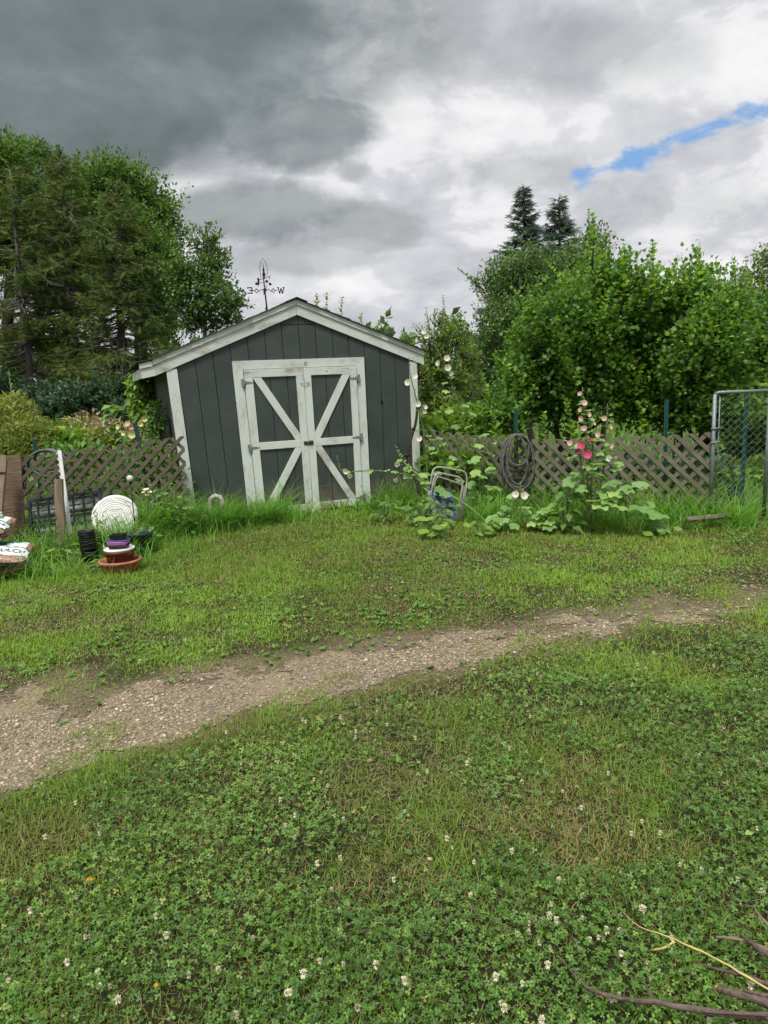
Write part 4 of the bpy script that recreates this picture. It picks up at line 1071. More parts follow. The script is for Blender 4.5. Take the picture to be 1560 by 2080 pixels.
def slat_panel(label, x0px, x1px, ytl, ytr, Y, tilt, seed):
    rr = random.Random(seed); A_ = AT(x0px, ytl, Y); B_ = AT(x1px, ytr, Y); w = (B_ - A_).length; ax = (B_ - A_).normalized(); h = A_.z - .03
    up = Vector((0, tilt, 1)).normalized(); org = A_ - up * (h / up.z); t = thing('slatted_crate_lid', label, 'plastic lid', (org.x, org.y, 0))
    n = Vector((0, -1, tilt)).normalized()
    f = MB()
    for (u0, u1, z0, z1) in ((0, w, h - .035, h), (0, w, 0, .03), (0, .03, .03, h - .035), (w - .035, w, .03, h - .035)):
        f.prism([(u0, z0), (u1, z0), (u1, z1), (u0, z1)], org, ax, up, n * .03)
    f.build('frame', BLKP2, t, .002)
    s = MB(); z = .05
    while z < h - .05:
        hh = rr.uniform(.022, .032)
        s.prism([(.03, z), (w - .035, z), (w - .035, z + hh), (.03, z + hh)], org + n * .004, ax, up, n * .012, 0 if rr.random() < .5 else 1); z += hh + .016
    u = .09
    while u < w - .08: s.prism([(u, .03), (u + .02, .03), (u + .02, h - .035), (u, h - .035)], org + n * .0175, ax, up, n * .006, 0); u += .11
    s.build('grille', [BLKP2, SILV], t)
    return t
slat_panel('black slatted plastic panel behind the wire mesh, left of the wooden post', 58, 120, 1014, 1006, 7.2, .12, 1)
slat_panel('black slatted plastic panel with a grey sheen between the white strip and the round tub', 130, 207, 1004, 994, 7.45, .10, 2)
# wire mesh
wm = MB(); w0, w1 = AT(-40, 1100, 6.7), AT(116, 1100, 6.8); wd = (w1 - w0); wd.z = 0; WL = wd.length; wd.normalize(); hz_ = .44
for k in range(7):
    z = .05 + hz_ * k / 6; wm.tube([Vector((w0.x, w0.y, 0)) + wd * WL * t + Vector((0, .01 * math.sin(t * 9 + k), z + .02 * math.sin(t * 5 + k * 2) + .03 * t)) for t in np.linspace(0, 1, 9)], .0022, 4)
for k in range(9):
    u = WL * k / 8; wm.tube([Vector((w0.x, w0.y, 0)) + wd * (u + .01 * math.sin(z * 14 + k)) + Vector((0, .006, z)) for z in np.linspace(.0, hz_ + .06, 6)], .0022, 4)
wm.tube([Vector((w0.x, w0.y, .46)), Vector((w0.x, w0.y, .5)) + wd * WL * .5, Vector((w1.x, w1.y, .52)), Vector((w1.x + .03, w1.y, .4)), Vector((w1.x - .12, w1.y, .3))], .0028, 4)
tag(wm.build('wire_mesh', IRON), 'bent black wire mesh standing in front of the plywood', 'wire mesh')
# white round tub lying on its side
tc_ = AT(233, 1047, 7.35); tub = thing('round_tub', 'white round plastic tub lying on its side with rings moulded in its base', 'tub', (tc_.x, tc_.y, 0))
MT = Matrix.Rotation(math.radians(62), 3, 'X'); MT = Matrix.Rotation(math.radians(12), 3, 'Z') @ MT
prof = [(.001, .0)]; mis = []
for k in range(8):
    r0 = .022 + k * .0245; prof += [(r0, .001), (r0 + .002, -.004), (r0 + .0045, .001)]; mis += [0, 1, 1]
prof += [(.218, .0), (.232, -.006), (.236, -.02)]; mis += [0, 0, 0]
mb = MB(); mb.lathe(prof, 40, tc_, MT, 0, False, 1, 1, mis + [0] * 8); mb.build('base', [WHITEP, RING], tub)
mb = MB(); mb.lathe([(.2345, -.02), (.245, -.20), (.262, -.34), (.272, -.345), (.27, -.36), (.255, -.33)], 40, tc_, MT); mb.build('side', BIN2, tub)
# dark green tub behind the planters
gb = AT(284, 1100, 6.72); mb = MB(); mb.lathe([(.09, 0), (.10, .02), (.12, .20), (.132, .205), (.135, .23), (.125, .235), (.11, .21), (.09, .03)], 24, (gb.x, gb.y, 0.02)); tag(mb.build('green_tub', GRNP), 'dark green plastic tub half hidden behind the red planter', 'tub')
# black nursery pots
pp = AT(183, 1142, 6.45)
def pot_mb(r, h):
    mb = MB(); mb.lathe([(.001, .004), (r * .8, .004), (r * .8, 0), (r * .82, .002), (r * .94, h * .80), (r * 1.0, h * .82), (r * 1.0, h * .97), (r * .99, h), (r * .93, h), (r * .91, h * .8), (r * .76, .01), (.001, .012)], 24); return mb
ords = ['lowest', 'second from the bottom', 'third from the bottom', 'fourth from the bottom', 'fifth from the bottom', 'fifth from the top', 'fourth from the top', 'third from the top', 'second from the top', 'topmost']
proto = pot_mb(.074, .115).build('nursery_pot', BLKP)
for k in range(10):
    o = proto if k == 0 else proto.copy()
    if k: COL.objects.link(o)
    o.location = (pp.x + random.uniform(-.003, .003) + (.012 if k < 2 else 0), pp.y + random.uniform(-.003, .003), .01 + k * .0215 + (.02 if k > 1 else 0)); o.rotation_euler = (random.uniform(-.03, .03), random.uniform(-.03, .03), random.random() * 6)
    tag(o, 'black nursery pot, %s of the nested stack beside the red planter' % ords[k], 'plant pot', 'nested black nursery pots')
p = AT(207, 1112, 6.95); bp = thing('black_planter', 'black planter with a spindly weed in it behind the nursery pots', 'plant pot', (p.x, p.y, 0))
mb = pot_mb(.10, .17); mb.xf(lambda q: Vector((q.x + p.x, q.y + p.y, q.z + .02))); mb.build('pot', BLKP, bp)
rr = RNG; n = 60; P_ = np.array([[p.x, p.y, .17]]) + rr.normal(size=(n, 3)) * np.array([.04, .03, .02]) + np.array([0, 0, 1]) * (rr.random((n, 1)) * .22)
V, Fc, T = scatter(T_LONG, P_, rdir(n) + np.array([0, 0, .6]), rdir(n), .05 + .05 * rr.random(n), rr.random(n)); np_mesh('foliage', V, Fc, T, L_FERN, bp)
# terracotta bowl with the red planter and the trays
bo = AT(246, 1155, 6.1); BX, BY = bo.x, bo.y
mb = MB(); mb.lathe([(.001, .012), (.10, .012), (.10, 0), (.108, 0), (.135, .05), (.160, .098), (.178, .10), (.186, .112), (.184, .124), (.174, .128), (.160, .118), (.14, .07), (.112, .02), (.001, .02)], 40, (BX, BY, .01), None, 0, True, 1, .95)
tag(mb.build('shallow_bowl', TERRA), 'wide shallow terracotta-coloured bowl holding the red planter', 'plant pot')
pl = thing('red_planter', 'brick red ribbed planter with a white liner, standing in the terracotta bowl', 'plant pot', (BX, BY + .01, .03))
mb = MB()
segs = 64
def ribbed(r0, r1, z0, z1, a): return
prof = [(.098, .0), (.118, .165), (.128, .167), (.130, .19), (.121, .192), (.112, .16)]
mb.lathe(prof, 64, (BX, BY + .01, .03), Matrix.Rotation(.2, 3, 'Z'))
vs = mb.v
for i in range(64 * 2):
    if i % 3 == 0:
        q = Vector(vs[i]); cc = Vector((BX, BY + .01, q.z)); vs[i] = tuple(cc + (q - cc) * 1.03)
mb.build('pot', BRICK, pl)
mb = MB(); mb.lathe([(.001, .19), (.118, .188), (.130, .194), (.131, .205), (.122, .207), (.001, .200)], 40, (BX, BY + .01, .03))
for sx in (-1, 1): mb.tube([(BX + sx * .112, BY - .03, .225), (BX + sx * .118, BY - .03, .275)], [.006, .003], 6)
mb.build('liner', WHITEP, pl)
def tray(label, z, w, h, mat, rz, dx=0, dp=.11):
    mb = MB(); W, D = w, dp
    o = [(-W / 2, -D / 2), (W / 2, -D / 2), (W / 2, D / 2), (-W / 2, D / 2)]
    def ring(k, zz): return [(x * k, y * k, zz) for x, y in o]
    rows = [ring(.86, 0), ring(.97, h - .008), ring(1.03, h - .008), ring(1.03, h), ring(.96, h), ring(.85, .004)]
    vs = [p_ for r_ in rows for p_ in r_]; fs = [(3, 2, 1, 0)]
    for i in range(5): fs += [(i * 4 + k, i * 4 + (k + 1) % 4, (i + 1) * 4 + (k + 1) % 4, (i + 1) * 4 + k) for k in range(4)]
    fs.append((20, 21, 22, 23)); mb.add(vs, fs); ob = mb.build('seed_tray', mat, None, .002); ob.location = (BX + .005 + dx, BY, z); ob.rotation_euler = (0, random.uniform(-.03, .03), rz)
    return tag(ob, label, 'tray', 'small trays stacked on the red planter')
tray('black plastic tray, lowest of the small stack on the red planter', .238, .165, .030, BLKP, .05)
tray('bright pink plastic tray in the small stack on the red planter', .270, .170, .030, PINKP, .10)
tray('blue plastic tray in the small stack on the red planter', .296, .172, .016, BLUEP, .02)
tray('black plastic tray turned up on top of the blue one', .314, .125, .048, BLKP, -.08, .004, .08)
# black sheet on the ground
p = AT(235, 1172, 6.1); mb = MB(); pts = [(-.16, -.04), (.02, -.06), (.2, -.02), (.18, .1), (-.02, .14), (-.13, .07)]
mb.prism(pts, (p.x, 6.05, .012), (1, .05, .0), (0, 1, .03), (0, 0, .008)); tag(mb.build('plastic_sheet', BLKP2, None, .003), 'scrap of black plastic on the ground in front of the terracotta bowl', 'plastic sheet')
# solar globe light
p = AT(264, 972, 7.35); gl = thing('solar_light', 'small clear globe garden light on a stake in front of the brown lattice', 'garden light', (p.x, p.y, 0))
mb = MB(); mb.lathe([(.001, -.036), (.018, -.031), (.032, -.016), (.037, 0), (.032, .018), (.018, .032), (.001, .037)], 20, p); mb.build('globe', GLASSY, gl)
mb = MB(); mb.tube([(p.x, p.y, 0), (p.x, p.y, p.z - .03)], .006, 6); mb.lathe([(.012, -.05), (.02, -.03), (.02, -.026)], 10, p); mb.build('stake', IRON, gl)
# white stake far behind
p = AT(122, 890, 11.5); mb = MB(); mb.beam((p.x, p.y, 0), (p.x + .005, p.y, AT(122, 868, 11.5).z), .045, .02, (0, -1, 0)); tag(mb.build('garden_stake', WHITEP, None, .002), 'thin white stake among the green vegetable rows', 'stake')

# bags of mulch -----------------------------------------------------------
def text_mesh(s, size):
    cu = bpy.data.curves.new('t', 'FONT'); cu.body = s; cu.size = size; cu.align_x = 'CENTER'; cu.align_y = 'CENTER'; cu.resolution_u = 2
    ob = bpy.data.objects.new('t', cu); COL.objects.link(ob); bpy.context.view_layer.update()
    me = bpy.data.meshes.new_from_object(ob.evaluated_get(bpy.context.evaluated_depsgraph_get()))
    vs = [v.co.copy() for v in me.vertices]; fs = [tuple(f.vertices) for f in me.polygons]
    bpy.data.objects.remove(ob); bpy.data.curves.remove(cu); bpy.data.meshes.remove(me); return vs, fs
def bag(label, loc, rz, roll=0, pitch=0, W=.62, D=.40, Tk=.11, seed=0, text=True, green=True):
    rr = random.Random(seed); t = thing('mulch_bag', label, 'bag', loc, 0, 'stacked bags of wood mulch')
    R = Matrix.Rotation(rz, 3, 'Z') @ Matrix.Rotation(pitch, 3, 'Y') @ Matrix.Rotation(roll, 3, 'X')
    NU, NV = 36, 26; loc = Vector(loc)
    def th(u, v):
        a = max(0, 1 - abs(u) ** 3.2) ** .55; b = max(0, 1 - abs(v) ** 3) ** .6
        return a * b
    def P(u, v, s, off=0):
        e = .10 * (1 - abs(v) ** 2) * 0
        squash = 1 - .10 * abs(u) ** 6
        wr = (vn(u * 4 + seed, v * 5, seed) - .5) * .028 + (vn(u * 11 + seed, v * 12, seed + 4) - .5) * .012
        fl = .012 * math.sin(v * 9 + seed) * max(0, abs(u) - .9) * 10
        z = s * (Tk / 2) * th(u, v) + (float(wr) * th(u, v)) + fl + off * s
        return loc + R @ Vector((u * W / 2, v * D / 2 * squash, z + Tk / 2))
    mb = MB()
    for s in (1, -1):
        vs, gs = [], []
        for j in range(NV + 1):
            for i in range(NU + 1):
                u, v = -1 + 2 * i / NU, -1 + 2 * j / NV; vs.append(P(u, v, s)); gs.append((u * .31, v * .2, s))
        fs = []; o = len(mb.v); mi = []
        for j in range(NV):
            for i in range(NU):
                a = j * (NU + 1) + i; fs.append((a, a + 1, a + NU + 2, a + NU + 1) if s > 0 else (a, a + NU + 1, a + NU + 2, a + 1))
                v = -1 + 2 * (j + .5) / NV; u = -1 + 2 * (i + .5) / NU
                m_ = 0
                if v < -.72 or s < 0: m_ = 2
                elif -.72 < v < -.64 or .02 < v < .08: m_ = 1
                elif v > .25 and green and (u / .75) ** 2 + ((v - .6) / .38) ** 2 < 1: m_ = 1
                elif abs(u) > .9 and v > .1: m_ = 2
                mi.append(m_)
        mb.add(vs, fs, gs, 0, True); mb.m[-len(fs):] = mi
    mb.build('sack', [BAGW, BAGG, BAGM], t)
    if text:
        vs, fs = text_mesh('WOOD MULCH', .076)
        mb = MB(); mb.add([P(max(-.98, min(.98, q.x / (W / 2) + .06)), q.y / (D / 2) - .30, 1, .0035) for q in vs], fs); mb.build('lettering', INK, t)
    return t
b0 = AT(0, 1180, 5.95)
bx = AT(-55, 1150, 6.15).x
bag('mulch bag lying lowest and nearest, its end tipped down towards the grass', (bx - .02, 5.82, .01), .62, .3, -.10, seed=1, green=False)
bag('small mulch bag end with a green band poking out under the white bag', (AT(12, 1120, 6.25).x, 6.22, .02), 1.05, .1, .0, .46, .30, .12, 2, False)
bag('brown printed mulch bag wedged in the middle of the pile', (bx - .10, 6.02, .11), .15, .1, .05, seed=3, text=False, green=False)
bag('wide white mulch bag with a green oval and lettering across its top', (AT(-20, 1110, 6.08).x, 6.08, .20), .22, .22, .10, seed=4)
bag('brown mulch bag corner showing below the topmost bag', (bx - .03, 6.2, .32), -.1, .1, .06, seed=5, text=False, green=False)
bag('topmost white mulch bag of the pile', (bx + .02, 6.2, .43), .12, .15, .10, seed=6)
mb = MB(); mb.box((AT(2, 1045, 6.9).x, 6.9, AT(2, 1045, 6.9).z), .03, .004, .055); tag(mb.build('paper_tag', WHITEP), 'small cream tag on the timber board above the mulch bags', 'tag')
# black hoop on the side wall
p = S2W(-.03, .32, 1.05); hp = MB(); hp.tube([p + Vector((.0, 0, 0)) + Vector((.06 * math.sin(t) * math.cos(1.9), .06 * math.sin(t) * math.sin(1.9), .20 * math.cos(t))) for t in np.linspace(0, 2 * PI, 22, endpoint=False)], .008, 6, closed=True)
tag(hp.build('wire_hoop', IRON), 'black oval hoop hanging on the left side wall of the shed', 'hoop')

# ------------------------------------------------------------------ tall grass along the shed and fences
def seg_dist(x, y, a, b):
    ax, ay, bx, by = a[0], a[1], b[0], b[1]; dx, dy = bx - ax, by - ay; t = np.clip(((x - ax) * dx + (y - ay) * dy) / (dx * dx + dy * dy), 0, 1)
    return np.hypot(x - ax - t * dx, y - ay - t * dy)
def tall_grass():
    rng = np.random.default_rng(5); n = 120000
    x = rng.uniform(-6, 7, n); y = rng.uniform(5.6, 10.5, n)
    u, v = shed_uv(x, y); cl = fbm(x * 3.2, y * 3.2, 91)
    front = np.where((u > -.3) & (u < 3.4) & (v < 0), sst(1.25, .15, -v + (fbm(x * 2, y * 2, 92) - .5) * .6), 0)
    front *= np.where((u > 1.25) & (u < 2.2), .5 * sst(.02, .2, -v), 1)
    lf = sst(.9, .1, seg_dist(x, y, LF0, LF1)) * (x < -2)
    left = sst(5.75, 6.4, y + (fbm(x * 2, y * 2, 93) - .5) * .6) * sst(-1.7, -2.3, x) * .85
    rf = np.maximum(sst(1.0, .05, seg_dist(x, y, RF0, RF1)), sst(.85, .05, seg_dist(x, y, RF1, RF2)))
    gt = .7 * sst(.45, .05, seg_dist(x, y, RF2, (4.6, 6.9)))
    beh = .6 * sst(.1, .5, y - np.interp(x, [-6, LF0.x, LF1.x, RF0.x, RF1.x, RF2.x, 7], [7.8, LF0.y, LF1.y, RF0.y, RF1.y, RF2.y, 6.8])) * ((x < -2.3) | (x > .5))
    m = np.maximum.reduce([front, lf, left, rf, gt, beh]) * sst(.25, .55, cl)
    bare = patch(x, y); clear = np.hypot((x - BX) / .32, (y - BY + .12) / .25) < 1
    k = (rng.random(n) < m) & outside_shed(x, y) & ~bare & ~clear; x, y, m, cl, front, u, v = x[k], y[k], m[k], cl[k], front[k], u[k], v[k]; n = len(x)
    h = (.13 + .46 * rng.random(n) ** 1.15) * (.3 + .7 * m) * (.6 + .8 * cl)
    h = np.where((front > .1) & (u > 1.2) & (u < 2.3), h * .5, h)
    h = np.where((front > .2) & (u < 1.15), h * 1.15, h)
    tone = np.clip(.62 + (fbm(x * 1.1, y * 1.1, 94) - .5) * .8 + rng.normal(0, .15, n), .2, 1); tone = np.where(rng.random(n) < .06, .05, tone)
    V, Fc, T = blades(np.stack([x, y, terr(x, y) - .005], 1), h, rng.random(n) * 7, .35 + .9 * rng.random(n), .0045 + .005 * rng.random(n), tone, 4)
    tag(np_mesh('tall_grass', V, Fc, T, L_TALL), kind='stuff', label='lush unmown grass along the foot of the shed and fences', cat='tall grass')
tall_grass()
def seed_grass():
    rng = np.random.default_rng(15); n = 60
    x = rng.normal(BX - .05, .22, n); y = rng.normal(BY - .2, .10, n); h = .12 + .16 * rng.random(n)
    a = [blades(np.stack([x, y, np.zeros(n)], 1), h, rng.random(n) * 7, .3 + .5 * rng.random(n), np.full(n, .004), rng.random(n) * .16, 4)]
    x = rng.normal(-3.0, .25, n); y = rng.normal(7.05, .08, n); h = .30 + .2 * rng.random(n)
    a.append(blades(np.stack([x, y, np.zeros(n)], 1), h, rng.random(n) * 7, .3 + .4 * rng.random(n), np.full(n, .006), .2 + rng.random(n) * .3, 4))
    V, Fc, T = cat(a); tag(np_mesh('seeding_grass', V, Fc, T, L_TALL), kind='stuff', label='pale seeding grass stalks among the pots', cat='tall grass')
seed_grass()

# ------------------------------------------------------------------ flowers and garden plants
def flower_t(n=5, cup=.45, r=1.0, ruff=.06):
    """open bowl of n overlapping petals, facing +Z; each petal a small strip"""
    V, F = [], []
    for k in range(n):
        a0 = 2 * PI * k / n; o = len(V); w = 2 * PI / n * .62
        for ri, rad in enumerate((.06, .5, .95)):
            for j in (-1, -.4, .4, 1):
                a = a0 + j * w * (1 if ri else .8); q = rad * r * (1 - (.10 if abs(j) == 1 and ri == 2 else 0))
                V.append((q * math.cos(a), q * math.sin(a), cup * rad ** 1.6 + (ruff * math.sin(j * 5 + k) if ri == 2 else 0) + .015 * (j > 0)))
        for ri in range(2):
            for j in range(3):
                p = o + ri * 4 + j; F += [(p, p + 1, p + 5), (p, p + 5, p + 4)]
    return np.array(V), np.array(F)
FL5 = flower_t(5, .45, 1, .11); FL6 = flower_t(6, .8, 1, .05); FLBELL = flower_t(5, 1.0, .8, .03)
def flower(p, face, r, mat, parent, T=FL5, name='flower', centre=YELLOW):
    face = np.array(face, float)[None]; d = np.cross(face, [[.3, .2, 1]]); V, Fc, t = scatter(T, np.array([tuple(p)]), d, face, [r], np.array([random.uniform(.3, 1)]))
    c = np.array(tuple(p)) + nrm(face)[0] * r * .05
    # a small knob of stamens in the middle
    s = T_knob[0] * r * .14 + c + nrm(face)[0] * r * .12; k = len(V)
    V2 = np.vstack([V, s]); F2 = np.vstack([Fc, T_knob[1] + k]); mi = np.r_[np.zeros(len(Fc)), np.ones(len(T_knob[1]))]
    return np_mesh(name, V2, F2, np.r_[t, np.full(len(s), .5)], [mat, centre], parent, mi)
T_knob = (np.array([tuple(v) for v in ico]) * 1.0, icof)
def poly_at(pts, t):
    pts = [Vector(p) for p in pts]; L = [0]
    for a, b in zip(pts[:-1], pts[1:]): L.append(L[-1] + (b - a).length)
    s = t * L[-1]
    for i in range(len(pts) - 1):
        if s <= L[i + 1] + 1e-9: return pts[i].lerp(pts[i + 1], (s - L[i]) / max(1e-9, L[i + 1] - L[i])), (pts[i + 1] - pts[i]).normalized()
    return pts[-1], (pts[-1] - pts[-2]).normalized()
def smooth_path(pts, n=24):
    pts = [Vector(p) for p in pts]
    if len(pts) < 3: return [pts[0].lerp(pts[-1], i / n) for i in range(n + 1)]
    out = []; P = [pts[0] * 2 - pts[1]] + pts + [pts[-1] * 2 - pts[-2]]; m = max(2, n // (len(pts) - 1))
    for i in range(1, len(P) - 2):
        for k in range(m):
            t = k / m; a, b, c, d = P[i - 1], P[i], P[i + 1], P[i + 2]
            out.append(.5 * ((2 * b) + (c - a) * t + (2 * a - 5 * b + 4 * c - d) * t * t + (3 * b - a - 3 * c + d) * t ** 3))
    return out + [pts[-1]]
def hollyhock(label, stems, leaves, flowers, seed, group='hollyhocks', small=18, mat=L_HOLLY, cat_='flower plant', name='hollyhock', T=None):
    """stems: lists of points; leaves: (stem, t, petiole length, size); flowers: (point, face, r, material)"""
    rng = np.random.default_rng(seed); rr = random.Random(seed); T = T or T_HOLLY
    b = Vector(stems[0][0]); t = thing(name, label, cat_, (b.x, b.y, 0), 0, group)
    mb = MB(); SM = [smooth_path(s) for s in stems]
    for i, s in enumerate(SM):
        n = len(s); mb.tube(s, [.010 * (1 - .75 * k / (n - 1)) + .001 for k in range(n)], 6)
    P_, D_, N_, S_ = [], [], [], []
    for (si, tt, pl, sz) in leaves:
        p, d = poly_at(SM[si], tt); a = rr.random() * 2 * PI; out = Vector((math.cos(a), math.sin(a) - .35, rr.uniform(.0, .7))).normalized()
        e = p + out * pl; mb.tube([p, p.lerp(e, .5) + Vector((0, 0, .02 * pl / .1)), e], [.0035, .003, .0025], 5)
        dd = Vector((out.x, out.y, rr.uniform(-.55, .15))); P_.append(e); D_.append(dd); N_.append(Vector((out.x * .35 + rr.uniform(-.3, .3), out.y * .35 - .25 + rr.uniform(-.3, .2), 1))); S_.append(sz)
    n0 = len(P_)
    for si, s in enumerate(SM):          # small bracts and buds up the upper stem
        for k in range(small):
            tt = .35 + .64 * k / small; p, d = poly_at(s, tt); a = rr.random() * 7
            out = Vector((math.cos(a), math.sin(a), rr.uniform(-.1, .8))).normalized(); P_.append(p + out * .008); D_.append(out); N_.append(Vector((0, -.3, 1)) - out * .3); S_.append(rr.uniform(.018, .05) * (1.25 - .8 * tt))
    A = lambda q: np.array([tuple(v) for v in q])
    V, Fc, tn = scatter(T, A(P_), A(D_), A(N_), S_, np.clip(rng.normal(.55, .22, len(P_)), 0, 1))
    mb.build('stem', GREENSTEM, t); np_mesh('foliage', V, Fc, tn, mat, t)
    kb = MB()
    for si, s in enumerate(SM):
        if small == 0: break
        for k in range(10):
            p, d = poly_at(s, .72 + .28 * k / 10); a = rr.random() * 7; q = p + Vector((math.cos(a), math.sin(a), .3)) * .012
            kb.add([q + v * .007 for v in ico], [tuple(f) for f in icof], None, 0, True)
    if kb.v: kb.build('bud_spike', GREENSTEM, t)['kind'] = 'stuff'
    allp = [p for s in SM for p in s]; pm = MB(); eye = Vector((0, 0, CAM_H))
    flowers = [(Vector(p) + (eye - Vector(p)).normalized() * (.07 if T is T_HOLLY else .02), f_, r, m) for (p, f_, r, m) in flowers]
    for (p, f_, r, m) in flowers:
        q = min(allp, key=lambda a: (a - p).length)
        if (q - p).length < .5: pm.tube([q, q.lerp(p, .6) + Vector((0, 0, .012)), p - Vector(f_).normalized() * r * .1], [.004, .0035, .006], 5)
    if pm.v: pm.build('pedicel', GREENSTEM, t)['kind'] = 'stuff'
    for (p, face, r, m) in flowers: flower(p, face, r, m, t, FL6 if m in (P_CREAM, P_LILY, P_ORANGE) else FL5)
    return t
def LV(si, n, t0, t1, s0, s1, p0=.10, p1=.04):
    return [(si, t0 + (t1 - t0) * k / max(1, n - 1), p0 + (p1 - p0) * k / max(1, n - 1), s0 + (s1 - s0) * k / max(1, n - 1)) for k in range(n)]
Y = 6.9; q = lambda px, py, dy=0: AT(px, py, Y + dy)
hollyhock('tall pink hollyhock with two deep rose blooms in front of the olive lattice',
          [[q(1196, 1068), q(1192, 950), q(1189, 870), q(1183, 786)], [q(1202, 1068, .03), q(1226, 950, .02), q(1230, 890), q(1234, 820)], [q(1196, 1060, -.03), q(1178, 930), q(1158, 892)], [q(1198, 1060), q(1204, 900, -.02), q(1196, 850)]],
          LV(0, 16, .10, .62, .20, .09, .18, .06) + LV(1, 12, .12, .7, .17, .07, .16, .05) + LV(2, 9, .2, .95, .12, .06) + LV(3, 9, .25, .95, .12, .06) + LV(0, 10, .6, .9, .08, .05, .05, .03) + LV(1, 8, .6, .9, .07, .04, .05, .03),
          [(q(1192, 923, -.06), (-.1, -1, .25), .048, P_ROSE), (q(1182, 905, -.04), (-.7, -.8, .4), .045, P_ROSE), (q(1179, 915, -.03), (-.9, -.4, .2), .036, P_ROSE), (q(1199, 896, -.03), (.7, -.7, .4), .036, P_ROSE),
           (q(1186, 819, -.03), (.2, -1, .4), .032, P_PINKW), (q(1180, 832, -.02), (-.9, -.5, .2), .028, P_PINKW), (q(1181, 850, -.02), (-.7, -.7, .0), .028, P_PINKW), (q(1216, 883, -.02), (-.8, -.6, .3), .032, P_PINKW), (q(1238, 867, -.02), (.9, -.6, .3), .036, P_PINKW),
           (q(1235, 931, -.03), (.3, -1, .2), .036, P_WHITE), (q(1206, 861, -.02), (.6, -.7, .5), .022, P_PINKW), (q(1195, 842, -.02), (.6, -.8, .2), .030, P_PINKW), (q(1178, 800, -.02), (-.5, -.9, .3), .024, P_PINKW), (q(1228, 850, -.02), (-.5, -.9, .2), .028, P_PINKW), (q(1240, 905, -.02), (.6, -.9, .1), .032, P_PINKW), (q(1186, 870, -.02), (-.3, -1, .2), .030, P_PINKW), (q(1158, 900, -.02), (-.5, -1, .3), .03, P_PINKW)], 21)
Y = 6.75
hollyhock('leafy hollyhock without flowers to the right of the pink one', [[q(1275, 1068), q(1272, 1030), q(1270, 985)]], LV(0, 18, .1, 1., .21, .14, .20, .06) + LV(0, 5, .9, 1., .13, .10, .07, .04), [], 22, small=0)
Y = 7.15
hollyhock('low white hollyhock with two open blooms below the coiled hose', [[q(1062, 1070), q(1058, 1030), q(1057, 980)]], LV(0, 9, .1, .75, .12, .08, .14, .06), [(q(1048, 1004, -.04), (-.5, -1, .3), .040, P_WHITE), (q(1063, 1007, -.05), (.4, -1, .35), .046, P_WHITE)], 23, small=8)
Y = 9.0
hollyhock('tall white hollyhock bending up past the right corner trim of the shed', [[q(872, 1020), q(866, 930), q(861, 880), q(852, 840), q(842, 795), q(834, 765), q(831, 725)]], LV(0, 10, .1, .5, .12, .08, .12, .05),
          [(q(829, 777, -.04), (-.6, -1, .2), .045, P_WHITE), (q(842, 764, -.04), (.3, -1, .3), .040, P_WHITE), (q(848, 821, -.04), (.2, -1, .2), .042, P_WHITE), (q(863, 827, -.03), (.6, -.8, .3), .034, P_WHITE), (q(862, 836, -.03), (.3, -1, 0), .03, P_WHITE), (q(852, 891, -.04), (-.2, -1, .2), .04, P_WHITE)], 24)
Y = 9.5
hollyhock('tall white hollyhock behind the grey lattice, blooms clear of the eave', [[q(968, 940), q(940, 850), q(915, 770), q(893, 720), q(875, 690), q(863, 660)]], LV(0, 12, .1, .6, .14, .09, .14, .06),
          [(q(907, 728, -.05), (.2, -1, .2), .046, P_WHITE), (q(909, 747, -.05), (.2, -1, .1), .050, P_WHITE), (q(891, 738, -.04), (-.8, -.6, .2), .042, P_WHITE), (q(867, 683, -.04), (-.3, -1, .2), .04, P_WHITE), (q(862, 674, -.03), (-.6, -1, .3), .04, P_WHITE), (q(915, 758, -.03), (.5, -1, -.1), .036, P_WHITE)], 25)
st1 = [AT(1000, 1075, 7.3), AT(960, 1035, 7.45), AT(905, 1000, 7.65), AT(860, 978, 7.9), AT(815, 962, 8.1), AT(760, 956, 8.25), AT(715, 958, 8.35), AT(692, 955, 8.4), AT(684, 925, 8.42)]
st2 = [AT(865, 980, 7.9), AT(838, 955, 8.0), AT(815, 932, 8.1), AT(803, 905, 8.12)]
hollyhock('white hollyhock fallen sideways across the lower right of the shed doors', [st1, st2], LV(0, 14, .30, .92, .13, .05, .05, .02) + LV(1, 6, .1, .7, .10, .06, .04, .02),
          [(AT(703, 957, 8.3), (-.3, -1, -.2), .038, P_WHITE), (AT(710, 966, 8.3), (.2, -1, -.5), .034, P_WHITE), (AT(806, 942, 8.05), (.3, -1, -.4), .036, P_WHITE), (AT(804, 974, 8.05), (-.1, -1, -.6), .034, P_WHITE), (AT(822, 968, 8.0), (.4, -1, -.3), .028, P_WHITE)], 26)
# hollyhock leaves growing up through the lattice
Y = 8.25
hollyhock('leafy hollyhock shoots growing up through the grey lattice above the folding chair', [[q(985, 1060), q(972, 960), q(965, 870)], [q(930, 1060), q(905, 950), q(885, 890)], [q(1000, 1050), q(978, 970, -.2), q(980, 930, -.2)]],
          LV(0, 10, .2, 1, .15, .10, .10, .05) + LV(1, 10, .2, 1, .13, .09, .1, .05) + LV(2, 8, .3, 1, .15, .12, .1, .05), [], 27, small=6)
